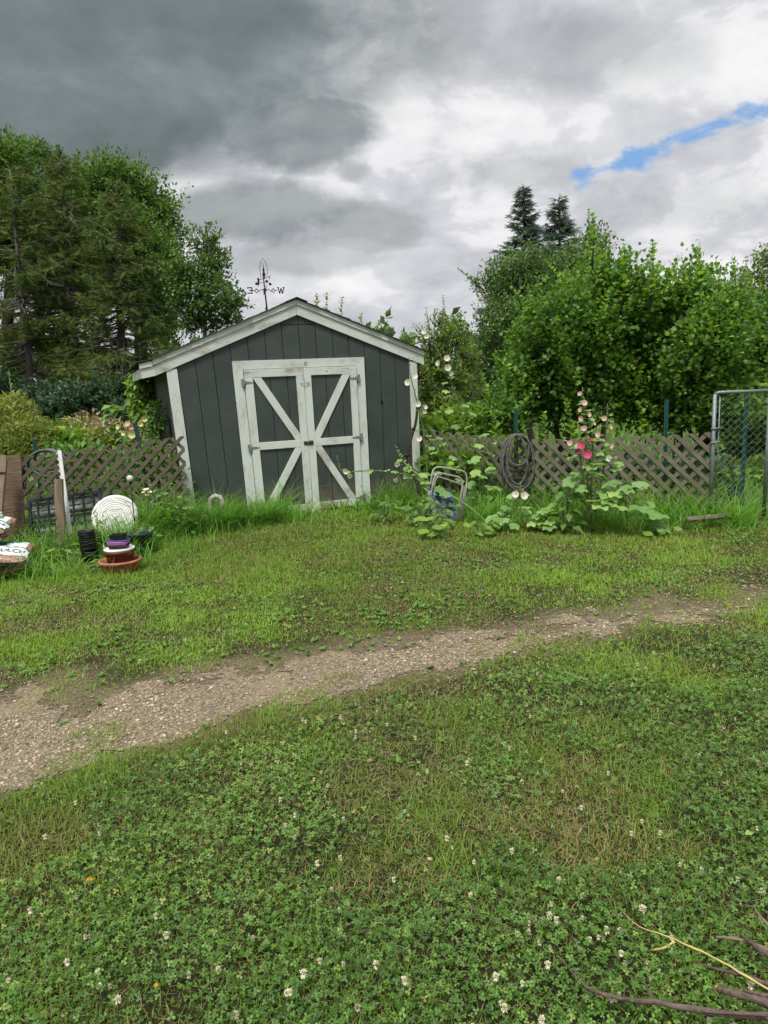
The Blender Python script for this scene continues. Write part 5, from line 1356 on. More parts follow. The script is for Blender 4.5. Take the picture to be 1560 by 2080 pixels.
# low plants in front
def seedling(label, px, py, Y, n, size, h, mat, T, seed, name='mallow_plant', cat_='plant', grp='low leafy plants along the fence foot'):
    p = AT(px, py, Y); rr = random.Random(seed)
    stems = [[Vector((p.x + rr.uniform(-.03, .03), p.y, 0)), Vector((p.x + rr.uniform(-.07, .07), p.y + rr.uniform(-.05, .05), h * .6)), Vector((p.x + rr.uniform(-.12, .12), p.y + rr.uniform(-.08, .08), h * rr.uniform(.8, 1.1)))] for _ in range(3)]
    lv = []
    for i in range(3): lv += [(i, .15 + .85 * k / n, rr.uniform(.04, .12), size * rr.uniform(.7, 1.15)) for k in range(n)]
    return hollyhock(label, stems, lv, [], seed, grp, 0, mat, cat_, name, T)
seedling('bright green heart-leaved plant in the grass in front of the folding chair', 880, 1075, 7.0, 7, .105, .22, L_GARD, T_ROUND, 31)
seedling('bright green round-leaved plant low in the grass below the coiled hose', 985, 1080, 6.9, 6, .075, .16, L_GARD, T_ROUND, 32)
seedling('pale lobed mallow leaves at the foot of the white hollyhock', 1020, 1060, 7.1, 6, .12, .18, L_HOLLY, T_HOLLY, 33)
seedling('lobed mallow leaves between the white and the pink hollyhocks', 1110, 1060, 7.05, 7, .12, .24, L_HOLLY, T_HOLLY, 34)
seedling('small mallow plant in the grass right of the leafy hollyhock', 1325, 1085, 6.6, 4, .085, .08, L_GARD, T_ROUND, 35)
seedling('narrow-leaved weed standing in front of the right door hinge', 778, 1050, 7.9, 9, .10, .24, L_WEED, T_LEAF, 36)
seedling('narrow-leaved weed beside the folding chair webbing', 855, 1030, 7.6, 10, .11, .30, L_WEED, T_LEAF, 37)
seedling('upright leafy weed in front of the aluminium chair frame', 900, 1045, 7.35, 10, .11, .30, L_WEED, T_LEAF, 38)
seedling('tall dark leafy weed left of the pink hollyhock', 1155, 1060, 7.0, 14, .14, .46, L_WEED, T_LEAF, 39)
seedling('broad leafy weed in the grass between the pots and the mulch bags', 130, 1110, 6.5, 6, .10, .16, L_GARD, T_LEAF, 40)
seedling('broad leafy weed at the foot of the nursery pots', 215, 1170, 6.25, 6, .09, .10, L_WEED, T_LEAF, 41)
seedling('leafy weed beside the dark green tub', 305, 1090, 6.9, 8, .09, .30, L_WEED, T_LEAF, 42)
for i, (px, py, hh) in enumerate(((345, 1050, .62), (325, 1060, .50), (372, 1045, .40), (250, 1070, .34))):
    seedling(['leafy weed climbing the right end of the brown lattice', 'leafy weed against the brown lattice beside the long grass', 'small leafy weed at the left corner trim of the shed', 'leafy weed just right of the white round tub'][i], px, py, 7.55, 12, .085, hh, L_WEED, T_LEAF, 91 + i)
# big floppy grass clump and yarrow against the brown lattice
def grass_clump(label, p, n, h, w, seed, mat=L_TALL, tone=(.35, .8)):
    rng = np.random.default_rng(seed); P_ = np.stack([rng.normal(p.x, .06, n), rng.normal(p.y, .06, n), np.zeros(n)], 1)
    V, Fc, T = blades(P_, h * (.6 + .5 * rng.random(n)), rng.random(n) * 7, .4 + .9 * rng.random(n), np.full(n, w), rng.uniform(*tone, n), 5)
    o = np_mesh('grass_clump', V, Fc, T, mat); return tag(o, label, 'grass clump', 'floppy grass clumps')
grass_clump('floppy long-bladed grass clump against the brown lattice behind the round tub', AT(310, 1050, 7.5), 260, .74, .009, 51)
grass_clump('long arching grass clump at the left corner trim of the shed', AT(362, 1050, 7.6), 240, .58, .008, 52)
grass_clump('arching grass clump at the foot of the grey lattice left of the hose', AT(985, 1060, 7.6), 130, .38, .007, 53)
grass_clump('grass clump at the foot of the chain link gate', AT(1500, 1050, 6.85), 130, .36, .007, 54)
grass_clump('tall grass clump behind the black nursery pots', AT(160, 1100, 6.9), 150, .40, .008, 55)
grass_clump('grass clump in front of the left corner of the shed', AT(460, 1050, 7.95), 300, .46, .007, 56)
grass_clump('grass clump below the left door of the shed', AT(535, 1060, 8.1), 320, .40, .007, 57)
Y = 7.3
hollyhock('white flat-topped yarrow in front of the brown lattice', [[q(300, 1060), q(299, 1020), q(298, 1001)], [q(302, 1060), q(304, 1030), q(303, 1010)]], LV(0, 5, .2, .8, .06, .04), [(q(297, 996), (0, -.2, 1), .035, P_WHITE), (q(304, 1001), (.2, -.2, 1), .03, P_WHITE), (q(292, 1001), (-.3, -.2, 1), .026, P_WHITE), (q(300, 1006), (0, -.4, 1), .026, P_WHITE)], 58, 'yarrow', 0, L_FERN, 'flower plant', 'yarrow', T_LONG)
# lilies behind the brown lattice
Y = 8.9
hollyhock('clump of cream and pink lilies beside the left wall of the shed', [[q(270 + 22 * math.sin(k * 2.1), 960), q(272 + 26 * math.sin(k * 2.1), 900), q(275 + 30 * math.sin(k * 2.1 + .3), 868 - 8 * (k % 3))] for k in range(7)],
          sum([LV(k, 12, .3, .95, .14, .10, .02, .02) for k in range(7)], []),
          [(q(243, 868, -.08), (-.6, -1, .4), .038, P_CREAM), (q(262, 862, -.1), (-.2, -1, .5), .04, P_CREAM), (q(268, 868, -.12), (.2, -1, .2), .036, P_LILY), (q(293, 853, -.05), (.4, -1, .4), .04, P_CREAM), (q(284, 862, -.08), (.6, -1, .2), .034, P_CREAM), (q(304, 890, -.04), (.3, -1, .1), .038, P_LILY), (q(253, 880, -.1), (-.4, -1, .1), .036, P_CREAM), (q(270, 884, -.12), (0, -1, .3), .055, P_CREAM)], 61, 'lilies', 0, L_GARD, 'flower plant', 'lily', T_LONG)
Y = 9.3
hollyhock('tall broad-leaved lily stem rising above the cream lilies', [[q(238, 950), q(234, 880), q(228, 822)]], LV(0, 8, .45, .7, .20, .26, .02, .02) + LV(0, 14, .8, 1., .22, .16, .01, .01), [], 62, 'lilies', 0, L_WEED, 'plant', 'lily_plant', T_LEAF)
Y = 8.5
hollyhock('orange lilies glowing through the left end of the brown lattice', [[q(150, 1010), q(146, 975), q(142, 950)], [q(130, 1010), q(132, 970), q(131, 945)]], LV(0, 10, .2, .95, .12, .08, .02, .02) + LV(1, 10, .2, .95, .12, .08, .02, .02), [(q(148, 944, -.05), (.2, -1, .3), .055, P_ORANGE), (q(130, 938, -.05), (-.2, -1, .4), .05, P_ORANGE), (q(197, 950, -.05), (-.2, -1, .4), .03, P_ORANGE)], 63, 'lilies', 0, L_GARD, 'flower plant', 'lily', T_LONG)

def leaf_cloud(center, radii, n, rng, shell=.55):
    d = rdir(n, rng); r = shell + (1 - shell) * rng.random(n) ** .6
    return np.array(tuple(center)) + d * r[:, None] * np.array(radii), d
def leafy(name, label, cat_, blobs, T, size, mat, seed, group=None, up=.3, droop=0, stem=None, ndown=0, kind=None):
    """loose leafy mass: blobs = (centre, radii, count)"""
    rng = np.random.default_rng(seed); ch = []
    for c, r, n in blobs:
        P_, d = leaf_cloud(c, r, n, rng); D = nrm(d * .7 + rng.normal(0, .6, (n, 3)) + np.array([0, 0, up - droop])); N = rng.normal(0, .45, (n, 3)) + np.array([0, -.2, 1.])
        ch.append(scatter(T, P_, D, N, size * (.6 + .7 * rng.random(n)), np.clip(rng.normal(.5, .24, n), 0, 1)))
    V, Fc, t = cat(ch)
    if kind: return tag(np_mesh(name, V, Fc, t, mat), label, cat_, group, kind)
    b = blobs[0][0]; o = thing(name, label, cat_, (b[0], b[1], 0), 0, group); np_mesh('foliage', V, Fc, t, mat, o)
    mb = MB()
    for c, r, n in blobs:
        for k in range(4):
            e = Vector(c) + Vector((rng.normal(0, .4) * r[0], rng.normal(0, .4) * r[1], rng.uniform(-.2, .9) * r[2])); s = Vector((b[0] + rng.normal(0, .05), b[1] + rng.normal(0, .05), 0))
            m_ = s.lerp(e, .55) + Vector((0, 0, .1 * r[2])); mb.tube(smooth_path([s, m_, e], 8), [.012 * (1 - .8 * i / 8) + .002 for i in range(len(smooth_path([s, m_, e], 8)))], 5)
    mb.build('stem', stem or BARK, o); return o
# climbing vine on the side wall
vb = []
for px, py, r, Yv, n in ((290, 775, .14, 10.3, 260), (284, 800, .17, 10.4, 330), (286, 828, .15, 10.3, 280), (291, 850, .12, 10.2, 200), (278, 770, .10, 10.5, 140)): vb.append((AT(px, py, Yv), (r * 1.0, r, r * 1.25), n))
leafy('climbing_vine', 'bright green climbing vine hanging under the left eave of the shed', 'vine', vb, T_LEAF, .10, L_GARD, 71, None, -.3, .6)
leafy('climbing_vine', 'darker climbing plant on the shed side wall just behind the corner trim', 'vine', [(AT(318, 845, 8.75), (.10, .12, .2), 200), (AT(314, 890, 8.75), (.12, .12, .2), 220), (AT(322, 930, 8.6), (.12, .1, .2), 160)], T_LEAF, .07, L_WEED, 72, None, 0, .3)
# ferny shrub at far left and garden rows
fb = [(AT(px, py, Yv), (r, r, r * .9), n) for px, py, r, Yv, n in ((20, 870, .42, 9.6, 1500), (-50, 860, .5, 9.6, 900), (60, 890, .3, 9.4, 900), (30, 835, .26, 9.7, 700), (85, 880, .18, 9.5, 350), (5, 915, .35, 9.3, 700))]
leafy('ferny_shrub', 'feathery yellow-green shrub at the left edge behind the plywood', 'shrub', fb, T_LONG, .085, L_FERN, 73, None, .5)
sp = MB()
def spike(px0, py0, px1, py1, Y, n, seed):
    rr = random.Random(seed); a, b = AT(px0, py0, Y), AT(px1, py1, Y); P_, D_, S_ = [], [], []
    for k in range(n):
        t = k / n; p = a.lerp(b, t); s = (-1) ** k; P_.append(p); a_ = rr.random() * 7; D_.append(Vector((math.cos(a_), math.sin(a_) * .8, .75))); S_.append(.13 * (1.1 - t) * rr.uniform(.7, 1.15))
    return a, b, P_, D_, S_
a, b, P_, D_, S_ = spike(30, 880, 18, 752, 9.2, 44, 3)
o = thing('flowering_spike', 'tall branching pale green flower spike above the ferny shrub', 'plant', (a.x, a.y, 0)); mb = MB(); mb.tube([Vector((a.x, a.y, 0)), a, b], [.008, .007, .002], 5); mb.build('stem', GREENSTEM, o)
A_ = lambda q: np.array([tuple(v) for v in q]); V, Fc, t = scatter(T_LONG, A_(P_), A_(D_), np.tile([[0, -1, .4]], (len(P_), 1)), S_, np.full(len(P_), .9)); np_mesh('flower_branch', V, Fc, t, L_FERN, o)
gb_ = [(AT(px, py, Yv), (r, r * .8, r * .45), n) for px, py, r, Yv, n in ((150, 888, .55, 11, 1300), (110, 895, .45, 10.6, 900), (190, 893, .5, 10.8, 1000), (130, 905, .5, 9.8, 800), (210, 905, .4, 9.8, 600))]
leafy('vegetable_row', 'low bright green vegetable rows beyond the brown lattice', 'garden plants', gb_, T_LOBE, .09, L_GARD, 74, kind='stuff')
leafy('dry_weeds', 'dry tan seed heads and weeds beyond the brown lattice', 'weeds', [(AT(px, py, Yv), (.4, .4, .25), 420) for px, py, Yv in ((200, 885, 10.2), (225, 900, 9.8), (180, 870, 10.6), (240, 890, 9.9))], T_DIA, .06, L_DRY, 75, kind='stuff')
leafy('fence_weeds', 'mixed green weeds growing behind the brown lattice', 'weeds', [(AT(px, 985, 8.35), (.26, .2, .5), 420) for px in (110, 160, 210, 260, 310, 350)], T_LEAF, .085, L_WEED, 76, kind='stuff')
leafy('garden_greens', 'sunlit yellow-green garden plants behind the grey lattice', 'garden plants', [(AT(px, py, Yv), (.5, .4, r), n) for px, py, Yv, r, n in ((880, 900, 10, .35, 700), (930, 880, 10.2, .4, 800), (980, 880, 10, .4, 800), (880, 940, 9.6, .3, 500), (940, 940, 9.2, .3, 600), (1000, 940, 8.8, .3, 500), (860, 830, 13, .3, 300))], T_LOBE, .10, L_GARD, 77, kind='stuff')
leafy('fence_weeds', 'dark weeds growing behind the olive lattice', 'weeds', [(AT(px, 985, 8.1 - (px - 1080) * .0016), (.3, .2, .38), 330) for px in (1090, 1150, 1210, 1270, 1330, 1390, 1440)], T_LEAF, .08, L_DARK, 78, kind='stuff')
leafy('garden_greens', 'yellow-green leaves showing low through the chain link mesh', 'garden plants', [(AT(1478, 990, 8.6), (.22, .15, .16), 240), (AT(1500, 975, 8.8), (.15, .15, .2), 120), (AT(1545, 955, 8.8), (.15, .15, .12), 90)], T_LOBE, .13, L_GARD, 79, kind='stuff')

# ------------------------------------------------------------------ trees
def tree(name, label, base, clumps, T, size, n_leaves, mat, seed, trunk_r=.12, bark=BARK, group=None, fork=.35, tw_len=.5, per=14, up=.25, cat_='tree', stems=1, lean_=None, droop=0., spread=.9, tone_m=.5, sprays=0):
    """broad-leaved tree: limbs reach every clump (centre, radii); twigs fill each clump, leaves sit along the twigs"""
    rng = np.random.default_rng(seed); rr = random.Random(seed); base = Vector(base)
    t = thing(name, label, cat_, (base.x, base.y, 0), 0, group); mb = MB()
    cen = sum((Vector(c) for c, r in clumps), Vector()) / len(clumps); zt = max(c[2] for c, r in clumps)
    trunks = []
    for s in range(stems):
        o = Vector((rr.uniform(-.25, .25), rr.uniform(-.25, .25), 0)) * (stems > 1)
        e = Vector((base.x + (cen.x - base.x) * .8 + o.x * 3, base.y + (cen.y - base.y) * .8 + o.y * 3, zt * .86))
        if lean_ is not None: e = Vector(lean_)
        pts = smooth_path([base + o, base.lerp(e, .35) + o + Vector((rr.uniform(-.1, .1), rr.uniform(-.1, .1), 0)), base.lerp(e, .7) + Vector((rr.uniform(-.15, .15), rr.uniform(-.15, .15), 0)), e], 15)
        R = trunk_r / math.sqrt(stems); mb.tube(pts, [R * (1 - .85 * k / (len(pts) - 1)) for k in range(len(pts))], 8); trunks.append(pts)
    wsum = sum((r[0] * r[2]) for c, r in clumps); P_, D_ = [], []
    for c, r in clumps:
        c = Vector(c); tr = trunks[rr.randrange(stems)]
        best = min(range(len(tr)), key=lambda i: abs(tr[i].z - max(base.z + .3, c.z - (fork * (c - Vector((tr[i].x, tr[i].y, c.z))).length + r[2] * .4))))
        p0 = tr[best]; mid = p0.lerp(c, .55) + Vector((rr.uniform(-.1, .1), rr.uniform(-.1, .1), .12 * (c - p0).length)); lp = smooth_path([p0, mid, c], 8)
        lr = trunk_r * .34 * min(1.2, r[0] / 1.0 + .3); mb.tube(lp, [lr * (1 - .75 * k / (len(lp) - 1)) + .004 for k in range(len(lp))], 6)
        nt_ = max(4, int(n_leaves * (r[0] * r[2]) / wsum / per))
        d = rdir(nt_, rng); s = .20 + .80 * rng.random(nt_) ** .55; P0 = np.array(tuple(c)) + d * (s * .72)[:, None] * np.array(r)
        P1 = np.array(tuple(c)) + (d + rng.normal(0, .22, (nt_, 3))) * np.minimum(1.0, s + .25)[:, None] * np.array(r) + np.array([0, 0, 1]) * (up - droop) * tw_len * rng.random((nt_, 1))
        ln = np.linalg.norm(P1 - P0, axis=1, keepdims=True); P1 = P0 + (P1 - P0) / np.maximum(ln, 1e-6) * np.clip(ln, tw_len * .45, tw_len * 1.4)
        for k in range(0, nt_, max(1, int(nt_ / 26))):
            mb.tube([c.lerp(Vector(P0[k]), .3), Vector(P0[k]), Vector(P1[k])], [.011, .007, .002], 3, smooth=False)
        tt = np.linspace(.08, 1.02, per)[None, :, None] + rng.normal(0, .03, (nt_, per, 1))
        Q = P0[:, None] + (P1 - P0)[:, None] * tt + rng.normal(0, .03 * tw_len / .5, (nt_, per, 3))
        tw = nrm(P1 - P0)[:, None].repeat(per, 1); DD = tw * .55 + rng.normal(0, .62 * spread, (nt_, per, 3)) + np.array([0, 0, .1 + up * .3 - droop])
        P_.append(Q.reshape(-1, 3)); D_.append(DD.reshape(-1, 3))
    SPR = []
    for k in range(sprays):
        c, r = clumps[rr.randrange(len(clumps))]; c = Vector(c); dx, dy = rr.uniform(-.9, .9), rr.uniform(-.9, .4); q = max(.05, 1 - dx * dx - dy * dy)
        p0 = c + Vector((dx * r[0], dy * r[1], math.sqrt(q) * r[2] * .75)); L = rr.uniform(.14, .44) * (.7 + .6 * rr.random()); e = p0 + Vector((dx * .8 + rr.uniform(-.5, .5), dy * .5, .8)).normalized() * L
        mb.tube([p0.lerp(c, .35), p0, e], [.009, .006, .002], 4, smooth=False); m_ = int(L / .045)
        for i in range(m_):
            t_ = i / m_; p = p0.lerp(e, t_); a = i * 1.57 + k
            for s_ in (0, PI): SPR.append((tuple(p), (math.cos(a + s_), math.sin(a + s_), .35 + .9 * t_), (1.25 - .6 * t_) * rr.uniform(.8, 1.2)))
        for s_ in range(3): SPR.append((tuple(e), (rr.uniform(-.5, .5), rr.uniform(-.5, .5), 1), .6))
    P_ = np.concatenate(P_); D_ = np.concatenate(D_); n = len(P_)
    N = rng.normal(0, .5, (n, 3)) + np.array([0, -.15, .9]); tone = np.clip(rng.normal(tone_m, .2, n) + .25 * (vn(P_[:, 0] * 1.3 + seed, P_[:, 2] * 1.3, seed) - .5), 0, 1)
    V, Fc, tn = scatter(T, P_, D_, N, size * (.65 + .6 * rng.random(n)), tone)
    if SPR:
        sp_, sd_, ss_ = (np.array(q) for q in zip(*SPR)); m_ = len(sp_)
        V2, F2, t2 = scatter(T, sp_, sd_, rng.normal(0, .3, (m_, 3)) + np.array([0, -.3, 1.]), size * 1.35 * ss_, np.clip(rng.normal(.8, .15, m_), 0, 1)); V, Fc, tn = cat([(V, Fc, tn), (V2, F2, t2)])
    mb.build('trunk', bark, t); np_mesh('crown', V, Fc, tn, mat, t); return t
def CL(lst, Y, dj=.5, seed=1, k=1.0):
    """clumps from (px, py, rx, ry) at distance Y, spread in depth"""
    rr = random.Random(seed); o = []
    for q in lst:
        px, py, rx, ry = q[:4]; y = Y + (q[4] if len(q) > 4 else rr.uniform(-dj, dj)); c = AT(px, py, y); m = y / F_PX * k
        o.append(((c.x, c.y, c.z), (rx * m, min(rx, ry) * m * 1.1, ry * m)))
    return o

def conifer(name, label, px, py_top, Y, rmax, seed, mat, crown_base=.2, n_whorl=26, per_whorl=5, size=.20, droop=.5, dead=0, bark=BARKG, group=None, top_sparse=False, trunk_r=.16, prof=.85, dens=1.0, lean_px=0, ymin=.6):
    rng = np.random.default_rng(seed); rr = random.Random(seed); tp = AT(px, py_top, Y); bx = AT(px + lean_px, 800, Y).x
    t = thing(name, label, 'tree', (bx, Y, 0), 0, group); mb = MB(); H = tp.z; b = Vector((bx, Y, 0))
    axis_ = lambda z: b.lerp(tp, z / H)
    tr = [axis_(H * k / 14) + Vector((rr.uniform(-.03, .03), rr.uniform(-.03, .03), 0)) for k in range(15)]; mb.tube(tr, [trunk_r * (1 - .93 * k / 14) + .008 for k in range(15)], 8)
    P_, D_, S_ = [], [], []
    for w in range(n_whorl):
        f = w / (n_whorl - 1); z = H * (crown_base + (1 - crown_base) * (f ** .92) * .985); rel = (1 - (z / H - crown_base) / (1 - crown_base))
        L = rmax * (rel ** prof) * rr.uniform(.75, 1.1) + .12
        for k in range(per_whorl):
            a = rr.random() * 2 * PI; l = L * rr.uniform(.65, 1.1); p0 = axis_(z + rr.uniform(-.1, .1)); o = Vector((math.cos(a), math.sin(a), 0))
            rise = .5 * (1 - rel) ** 1.5; pts = []
            for i in range(6):
                s = i / 5; pts.append(p0 + o * l * s + Vector((0, 0, l * (rise * s - droop * .55 * s * (1 - .65 * s)))))
            mb.tube(pts, [.026 * (1 - .85 * i / 5) * (.4 + .6 * rel) + .003 for i in range(6)], 4, smooth=False)
            n = max(5, int(l * 34 * dens)); ss = (.12 + .88 * rng.random(n) ** .8); idx = np.minimum((ss * 5).astype(int), 4); pa = np.array([tuple(p) for p in pts]); fr = ss * 5 - idx
            Q = pa[idx] * (1 - fr)[:, None] + pa[idx + 1] * fr[:, None]; sd = rng.choice([-1, 1], n); perp = np.array([-o.y, o.x, 0]); ov = np.array(tuple(o))
            D = perp[None] * (sd * rng.uniform(.3, 1, n))[:, None] + ov[None] * rng.uniform(.3, 1, n)[:, None] + np.array([0, 0, 1])[None] * rng.uniform(-.9 * droop - .2, .25, n)[:, None]
            Q = Q + D * (rng.random(n) * .16 * l * (1 - ss * .6))[:, None]; P_.append(Q); D_.append(D); S_.append(size * rng.uniform(.7, 1.35, n))
    n = 14; a = rng.random(n) * 7; zt_ = rng.random(n); Q = np.array([tuple(axis_(H * (1 - .07 * q))) for q in zt_]); P_.append(Q); D_.append(np.stack([np.cos(a) * .6, np.sin(a) * .6, np.full(n, .8)], 1)); S_.append(np.full(n, size * .9))
    for k in range(dead):           # bare grey lower branches
        z = H * rr.uniform(.10, crown_base + .42 if crown_base < .5 else crown_base); a = rr.random() * 7; l = rmax * rr.uniform(.5, 1.05); p0 = axis_(z); o = Vector((math.cos(a), math.sin(a), 0)); pts = [p0 + o * l * s + Vector((rr.uniform(-.05, .05), 0, l * (.12 * s - .42 * s * s))) for s in (0, .25, .5, .75, 1)]
        mb.tube(pts, [.020, .016, .011, .007, .003], 4, smooth=False)
        for j in range(7):
            s = rr.uniform(.25, .95); p = pts[0].lerp(pts[-1], s) + Vector((0, 0, l * (.42 * s - .42 * s * s) * .6)); e = p + Vector((o.x * .3 + rr.uniform(-.35, .35), o.y * .3 + rr.uniform(-.35, .35), rr.uniform(-.35, .05))) * .8; mb.tube([p, e], [.006, .002], 3, smooth=False)
    P_ = np.concatenate(P_); D_ = np.concatenate(D_); S_ = np.concatenate(S_); n = len(P_)
    ok = P_[:, 2] > ymin; P_, D_, S_ = P_[ok], D_[ok], S_[ok]; n = len(P_)
    tone = np.clip(rng.normal(.5, .22, n) + .3 * (vn(P_[:, 0] * 1.1, P_[:, 2] * 1.1, seed) - .5), 0, 1)
    V, Fc, tn = scatter(T_SPRIG, P_, D_, rng.normal(0, .5, (n, 3)) + np.array([0, 0, 1.]), S_, tone)
    mb.build('trunk', bark, t); np_mesh('crown', V, Fc, tn, mat, t); return t
GW = 'trees of the shelterbelt on the left'
# left shelterbelt
conifer('spruce_tree', 'tall olive spruce with a grey trunk and bare lower limbs, second from the left edge', 124, 312, 17.5, 1.35, 101, L_CON, .40, 26, 5, .22, .7, 30, BARKG, GW, trunk_r=.15, prof=.7, lean_px=30)
conifer('spruce_tree', 'grey-trunked spruce with thin needles and many dead branches at the left edge', 22, 345, 16.5, 1.5, 102, L_CON, .34, 24, 5, .20, .8, 44, BARKG, GW, trunk_r=.12, prof=.55, dens=1.1, lean_px=35)
conifer('spruce_tree', 'bushy olive-brown spruce hung with cones, foliage down to the eave of the shed', 238, 375, 16.5, 1.8, 103, L_CON, .20, 28, 5, .21, .85, 20, BARK, GW, trunk_r=.15, prof=.75, ymin=1.7)
conifer('spruce_tree', 'slim dark spruce half hidden between the grey-trunked ones', 72, 400, 19.5, 1.4, 104, L_CON, .34, 20, 5, .22, .7, 16, BARK, GW, trunk_r=.14, prof=.7)
tree('ash_tree', 'broad light green tree forming the right shoulder of the shelterbelt', AT(285, 800, 20.5) * 1.0, CL([(215, 375, 62, 50), (260, 395, 60, 50), (190, 420, 60, 50), (300, 440, 60, 55), (335, 480, 38, 48), (250, 470, 70, 60), (320, 540, 48, 60), (345, 590, 32, 50), (200, 500, 60, 60), (270, 570, 60, 50), (300, 640, 55, 40), (330, 670, 40, 34)], 20.5, 1.2, 3), T_DIA, .105, 44000, L_DEC, 111, .24, BARK, GW, tw_len=.9, per=16, tone_m=.6)
tree('ash_tree', 'light green tree rising at the far left edge above the spruces', AT(15, 800, 20) * 1.0, CL([(15, 330, 42, 38), (-40, 360, 60, 60), (40, 390, 46, 46), (10, 440, 54, 54), (-30, 480, 60, 60), (60, 470, 44, 50), (45, 310, 26, 16), (20, 540, 60, 50), (90, 540, 50, 60)], 20, 1, 4), T_DIA, .105, 27000, L_DEC, 112, .22, BARK, GW, tw_len=.9, per=16, tone_m=.6)
tree('ash_tree', 'darker broad-leaved tree behind the tallest spruce', AT(150, 800, 22) * 1.0, CL([(85, 330, 30, 24), (150, 400, 52, 50), (110, 470, 55, 55), (160, 520, 60, 60), (100, 580, 50, 40), (195, 590, 45, 40)], 22, 1, 5), T_DIA, .11, 22000, L_DEC, 113, .24, BARK, GW, tw_len=.9, per=16, tone_m=.35)
p = AT(384, 740, 15.5); tree('young_ash_tree', 'airy young tree leaning right beside the roof, its thin trunk showing above the eave', (p.x - .05, p.y, 0), CL([(418, 495, 26, 28), (440, 540, 26, 30), (405, 555, 36, 34), (430, 600, 46, 36), (470, 618, 28, 30), (385, 620, 36, 44), (405, 660, 40, 24), (455, 650, 36, 18), (365, 570, 26, 40)], 15.5, .4, 6), T_DIA, .085, 7600, L_DEC, 114, .085, BARK, GW, tw_len=.55, per=13, tone_m=.55, lean_=tuple(AT(425, 510, 15.5)))
# dead brush and dark shrubs under the shelterbelt
tree('dark_shrub', 'dark blue-green shrub in deep shade under the shelterbelt', (AT(170, 870, 14).x, 14, 0), CL([(150, 815, 40, 34), (210, 800, 34, 30), (110, 840, 36, 30), (185, 850, 46, 36), (240, 845, 34, 34), (255, 800, 22, 26)], 14, .5, 21), T_LEAF, .095, 5200, L_DARK, 121, .05, BARK, None, tw_len=.4, per=10, stems=3, cat_='shrub')
tree('dark_shrub', 'dark shrub behind the ferny one at the left edge', (AT(30, 860, 15).x, 15, 0), CL([(20, 790, 44, 30), (-50, 770, 50, 40), (75, 810, 34, 30), (30, 840, 50, 30)], 15, .5, 22), T_LEAF, .10, 3600, L_DARK, 122, .05, BARK, None, tw_len=.4, per=10, stems=3, cat_='shrub')
tree('dark_shrub', 'thin brownish undergrowth between the trunks behind the climbing vine', (AT(300, 850, 17).x, 17, 0), CL([(290, 790, 30, 26), (325, 800, 26, 24), (255, 770, 26, 22)], 17, .5, 23), T_DIA, .09, 1300, L_CON, 123, .04, BARK, None, tw_len=.5, per=9, stems=4, cat_='shrub')
def brush():
    rr = random.Random(9); mb = MB()
    for k in range(90):
        p = AT(rr.uniform(180, 330), rr.uniform(780, 850), rr.uniform(14.5, 17)); p.z = 0.2; e = p + Vector((rr.uniform(-.7, .7), rr.uniform(-.3, .3), rr.uniform(.8, 2.6))); m_ = p.lerp(e, .5) + Vector((rr.uniform(-.2, .2), 0, .1)); mb.tube([p, m_, e], [.012, .008, .003], 3, smooth=False)
    return tag(mb.build('dead_brush', BARKG), 'grey dead brush tangled under the shelterbelt trees', 'dead brush', kind='stuff')
brush()
# right: spruces
conifer('blue_spruce', 'taller blue-green spruce of the pair above the right bushes', 1064, 378, 26, 3.0, 131, L_SPR, .08, 50, 7, .21, .30, 0, BARK, 'pair of spruces on the right', prof=1.15, dens=1.7, trunk_r=.16)
conifer('blue_spruce', 'smaller dark spruce right behind the taller one of the pair', 1136, 402, 27.5, 2.6, 132, L_SPR, .08, 44, 6, .23, .45, 0, BARK, 'pair of spruces on the right', prof=1.0, dens=1.7, trunk_r=.16)
p = AT(1100, 870, 13.5); tree('plum_tree', 'tall pale green small-leaved tree in front of the spruces', (p.x, p.y, 0), CL([(1075, 556, 40, 30), (1130, 575, 50, 40), (1207, 505, 26, 34), (1180, 545, 36, 34), (1060, 580, 54, 50), (1020, 600, 36, 60), (1120, 600, 64, 60), (1190, 560, 50, 50), (1010, 680, 40, 60), (1060, 680, 60, 60), (1130, 680, 60, 60), (990, 740, 40, 50), (1050, 770, 60, 60), (985, 590, 22, 26)], 13.5, .5, 7), T_LEAF, .066, 25000, L_PLUM, 133, .12, BARK, None, tw_len=.55, per=14, stems=3, up=.6, sprays=60)
# viburnum bushes behind the fence
vbs = [(1120, 660, 56, 46), (1185, 625, 50, 50), (1245, 590, 42, 42), (1100, 730, 70, 70), (1180, 700, 80, 80), (1260, 650, 70, 70), (1300, 625, 40, 40), (1210, 790, 90, 70), (1120, 820, 80, 60), (1290, 740, 70, 80), (1060, 790, 50, 50), (1300, 830, 70, 60), (1030, 850, 50, 36)]
p = AT(1190, 900, 9.8); tree('viburnum_bush', 'dense bright green viburnum bush behind the coiled hose and pink hollyhock', (p.x, p.y, 0), CL(vbs, 9.8, .7, 8), T_LOBE, .058, 30000, L_VIB, 141, .10, BARK, 'viburnum bushes behind the fence', tw_len=.5, per=11, stems=5, up=.8, cat_='bush', sprays=80)
vbs = [(1330, 630, 46, 46), (1405, 610, 44, 40), (1462, 640, 44, 40), (1380, 680, 66, 60), (1460, 700, 66, 60), (1540, 665, 46, 46), (1340, 720, 60, 70), (1420, 760, 80, 70), (1510, 740, 80, 80), (1370, 840, 70, 60), (1470, 850, 80, 60), (1560, 830, 70, 80), (1600, 720, 60, 80), (1540, 920, 70, 50)]
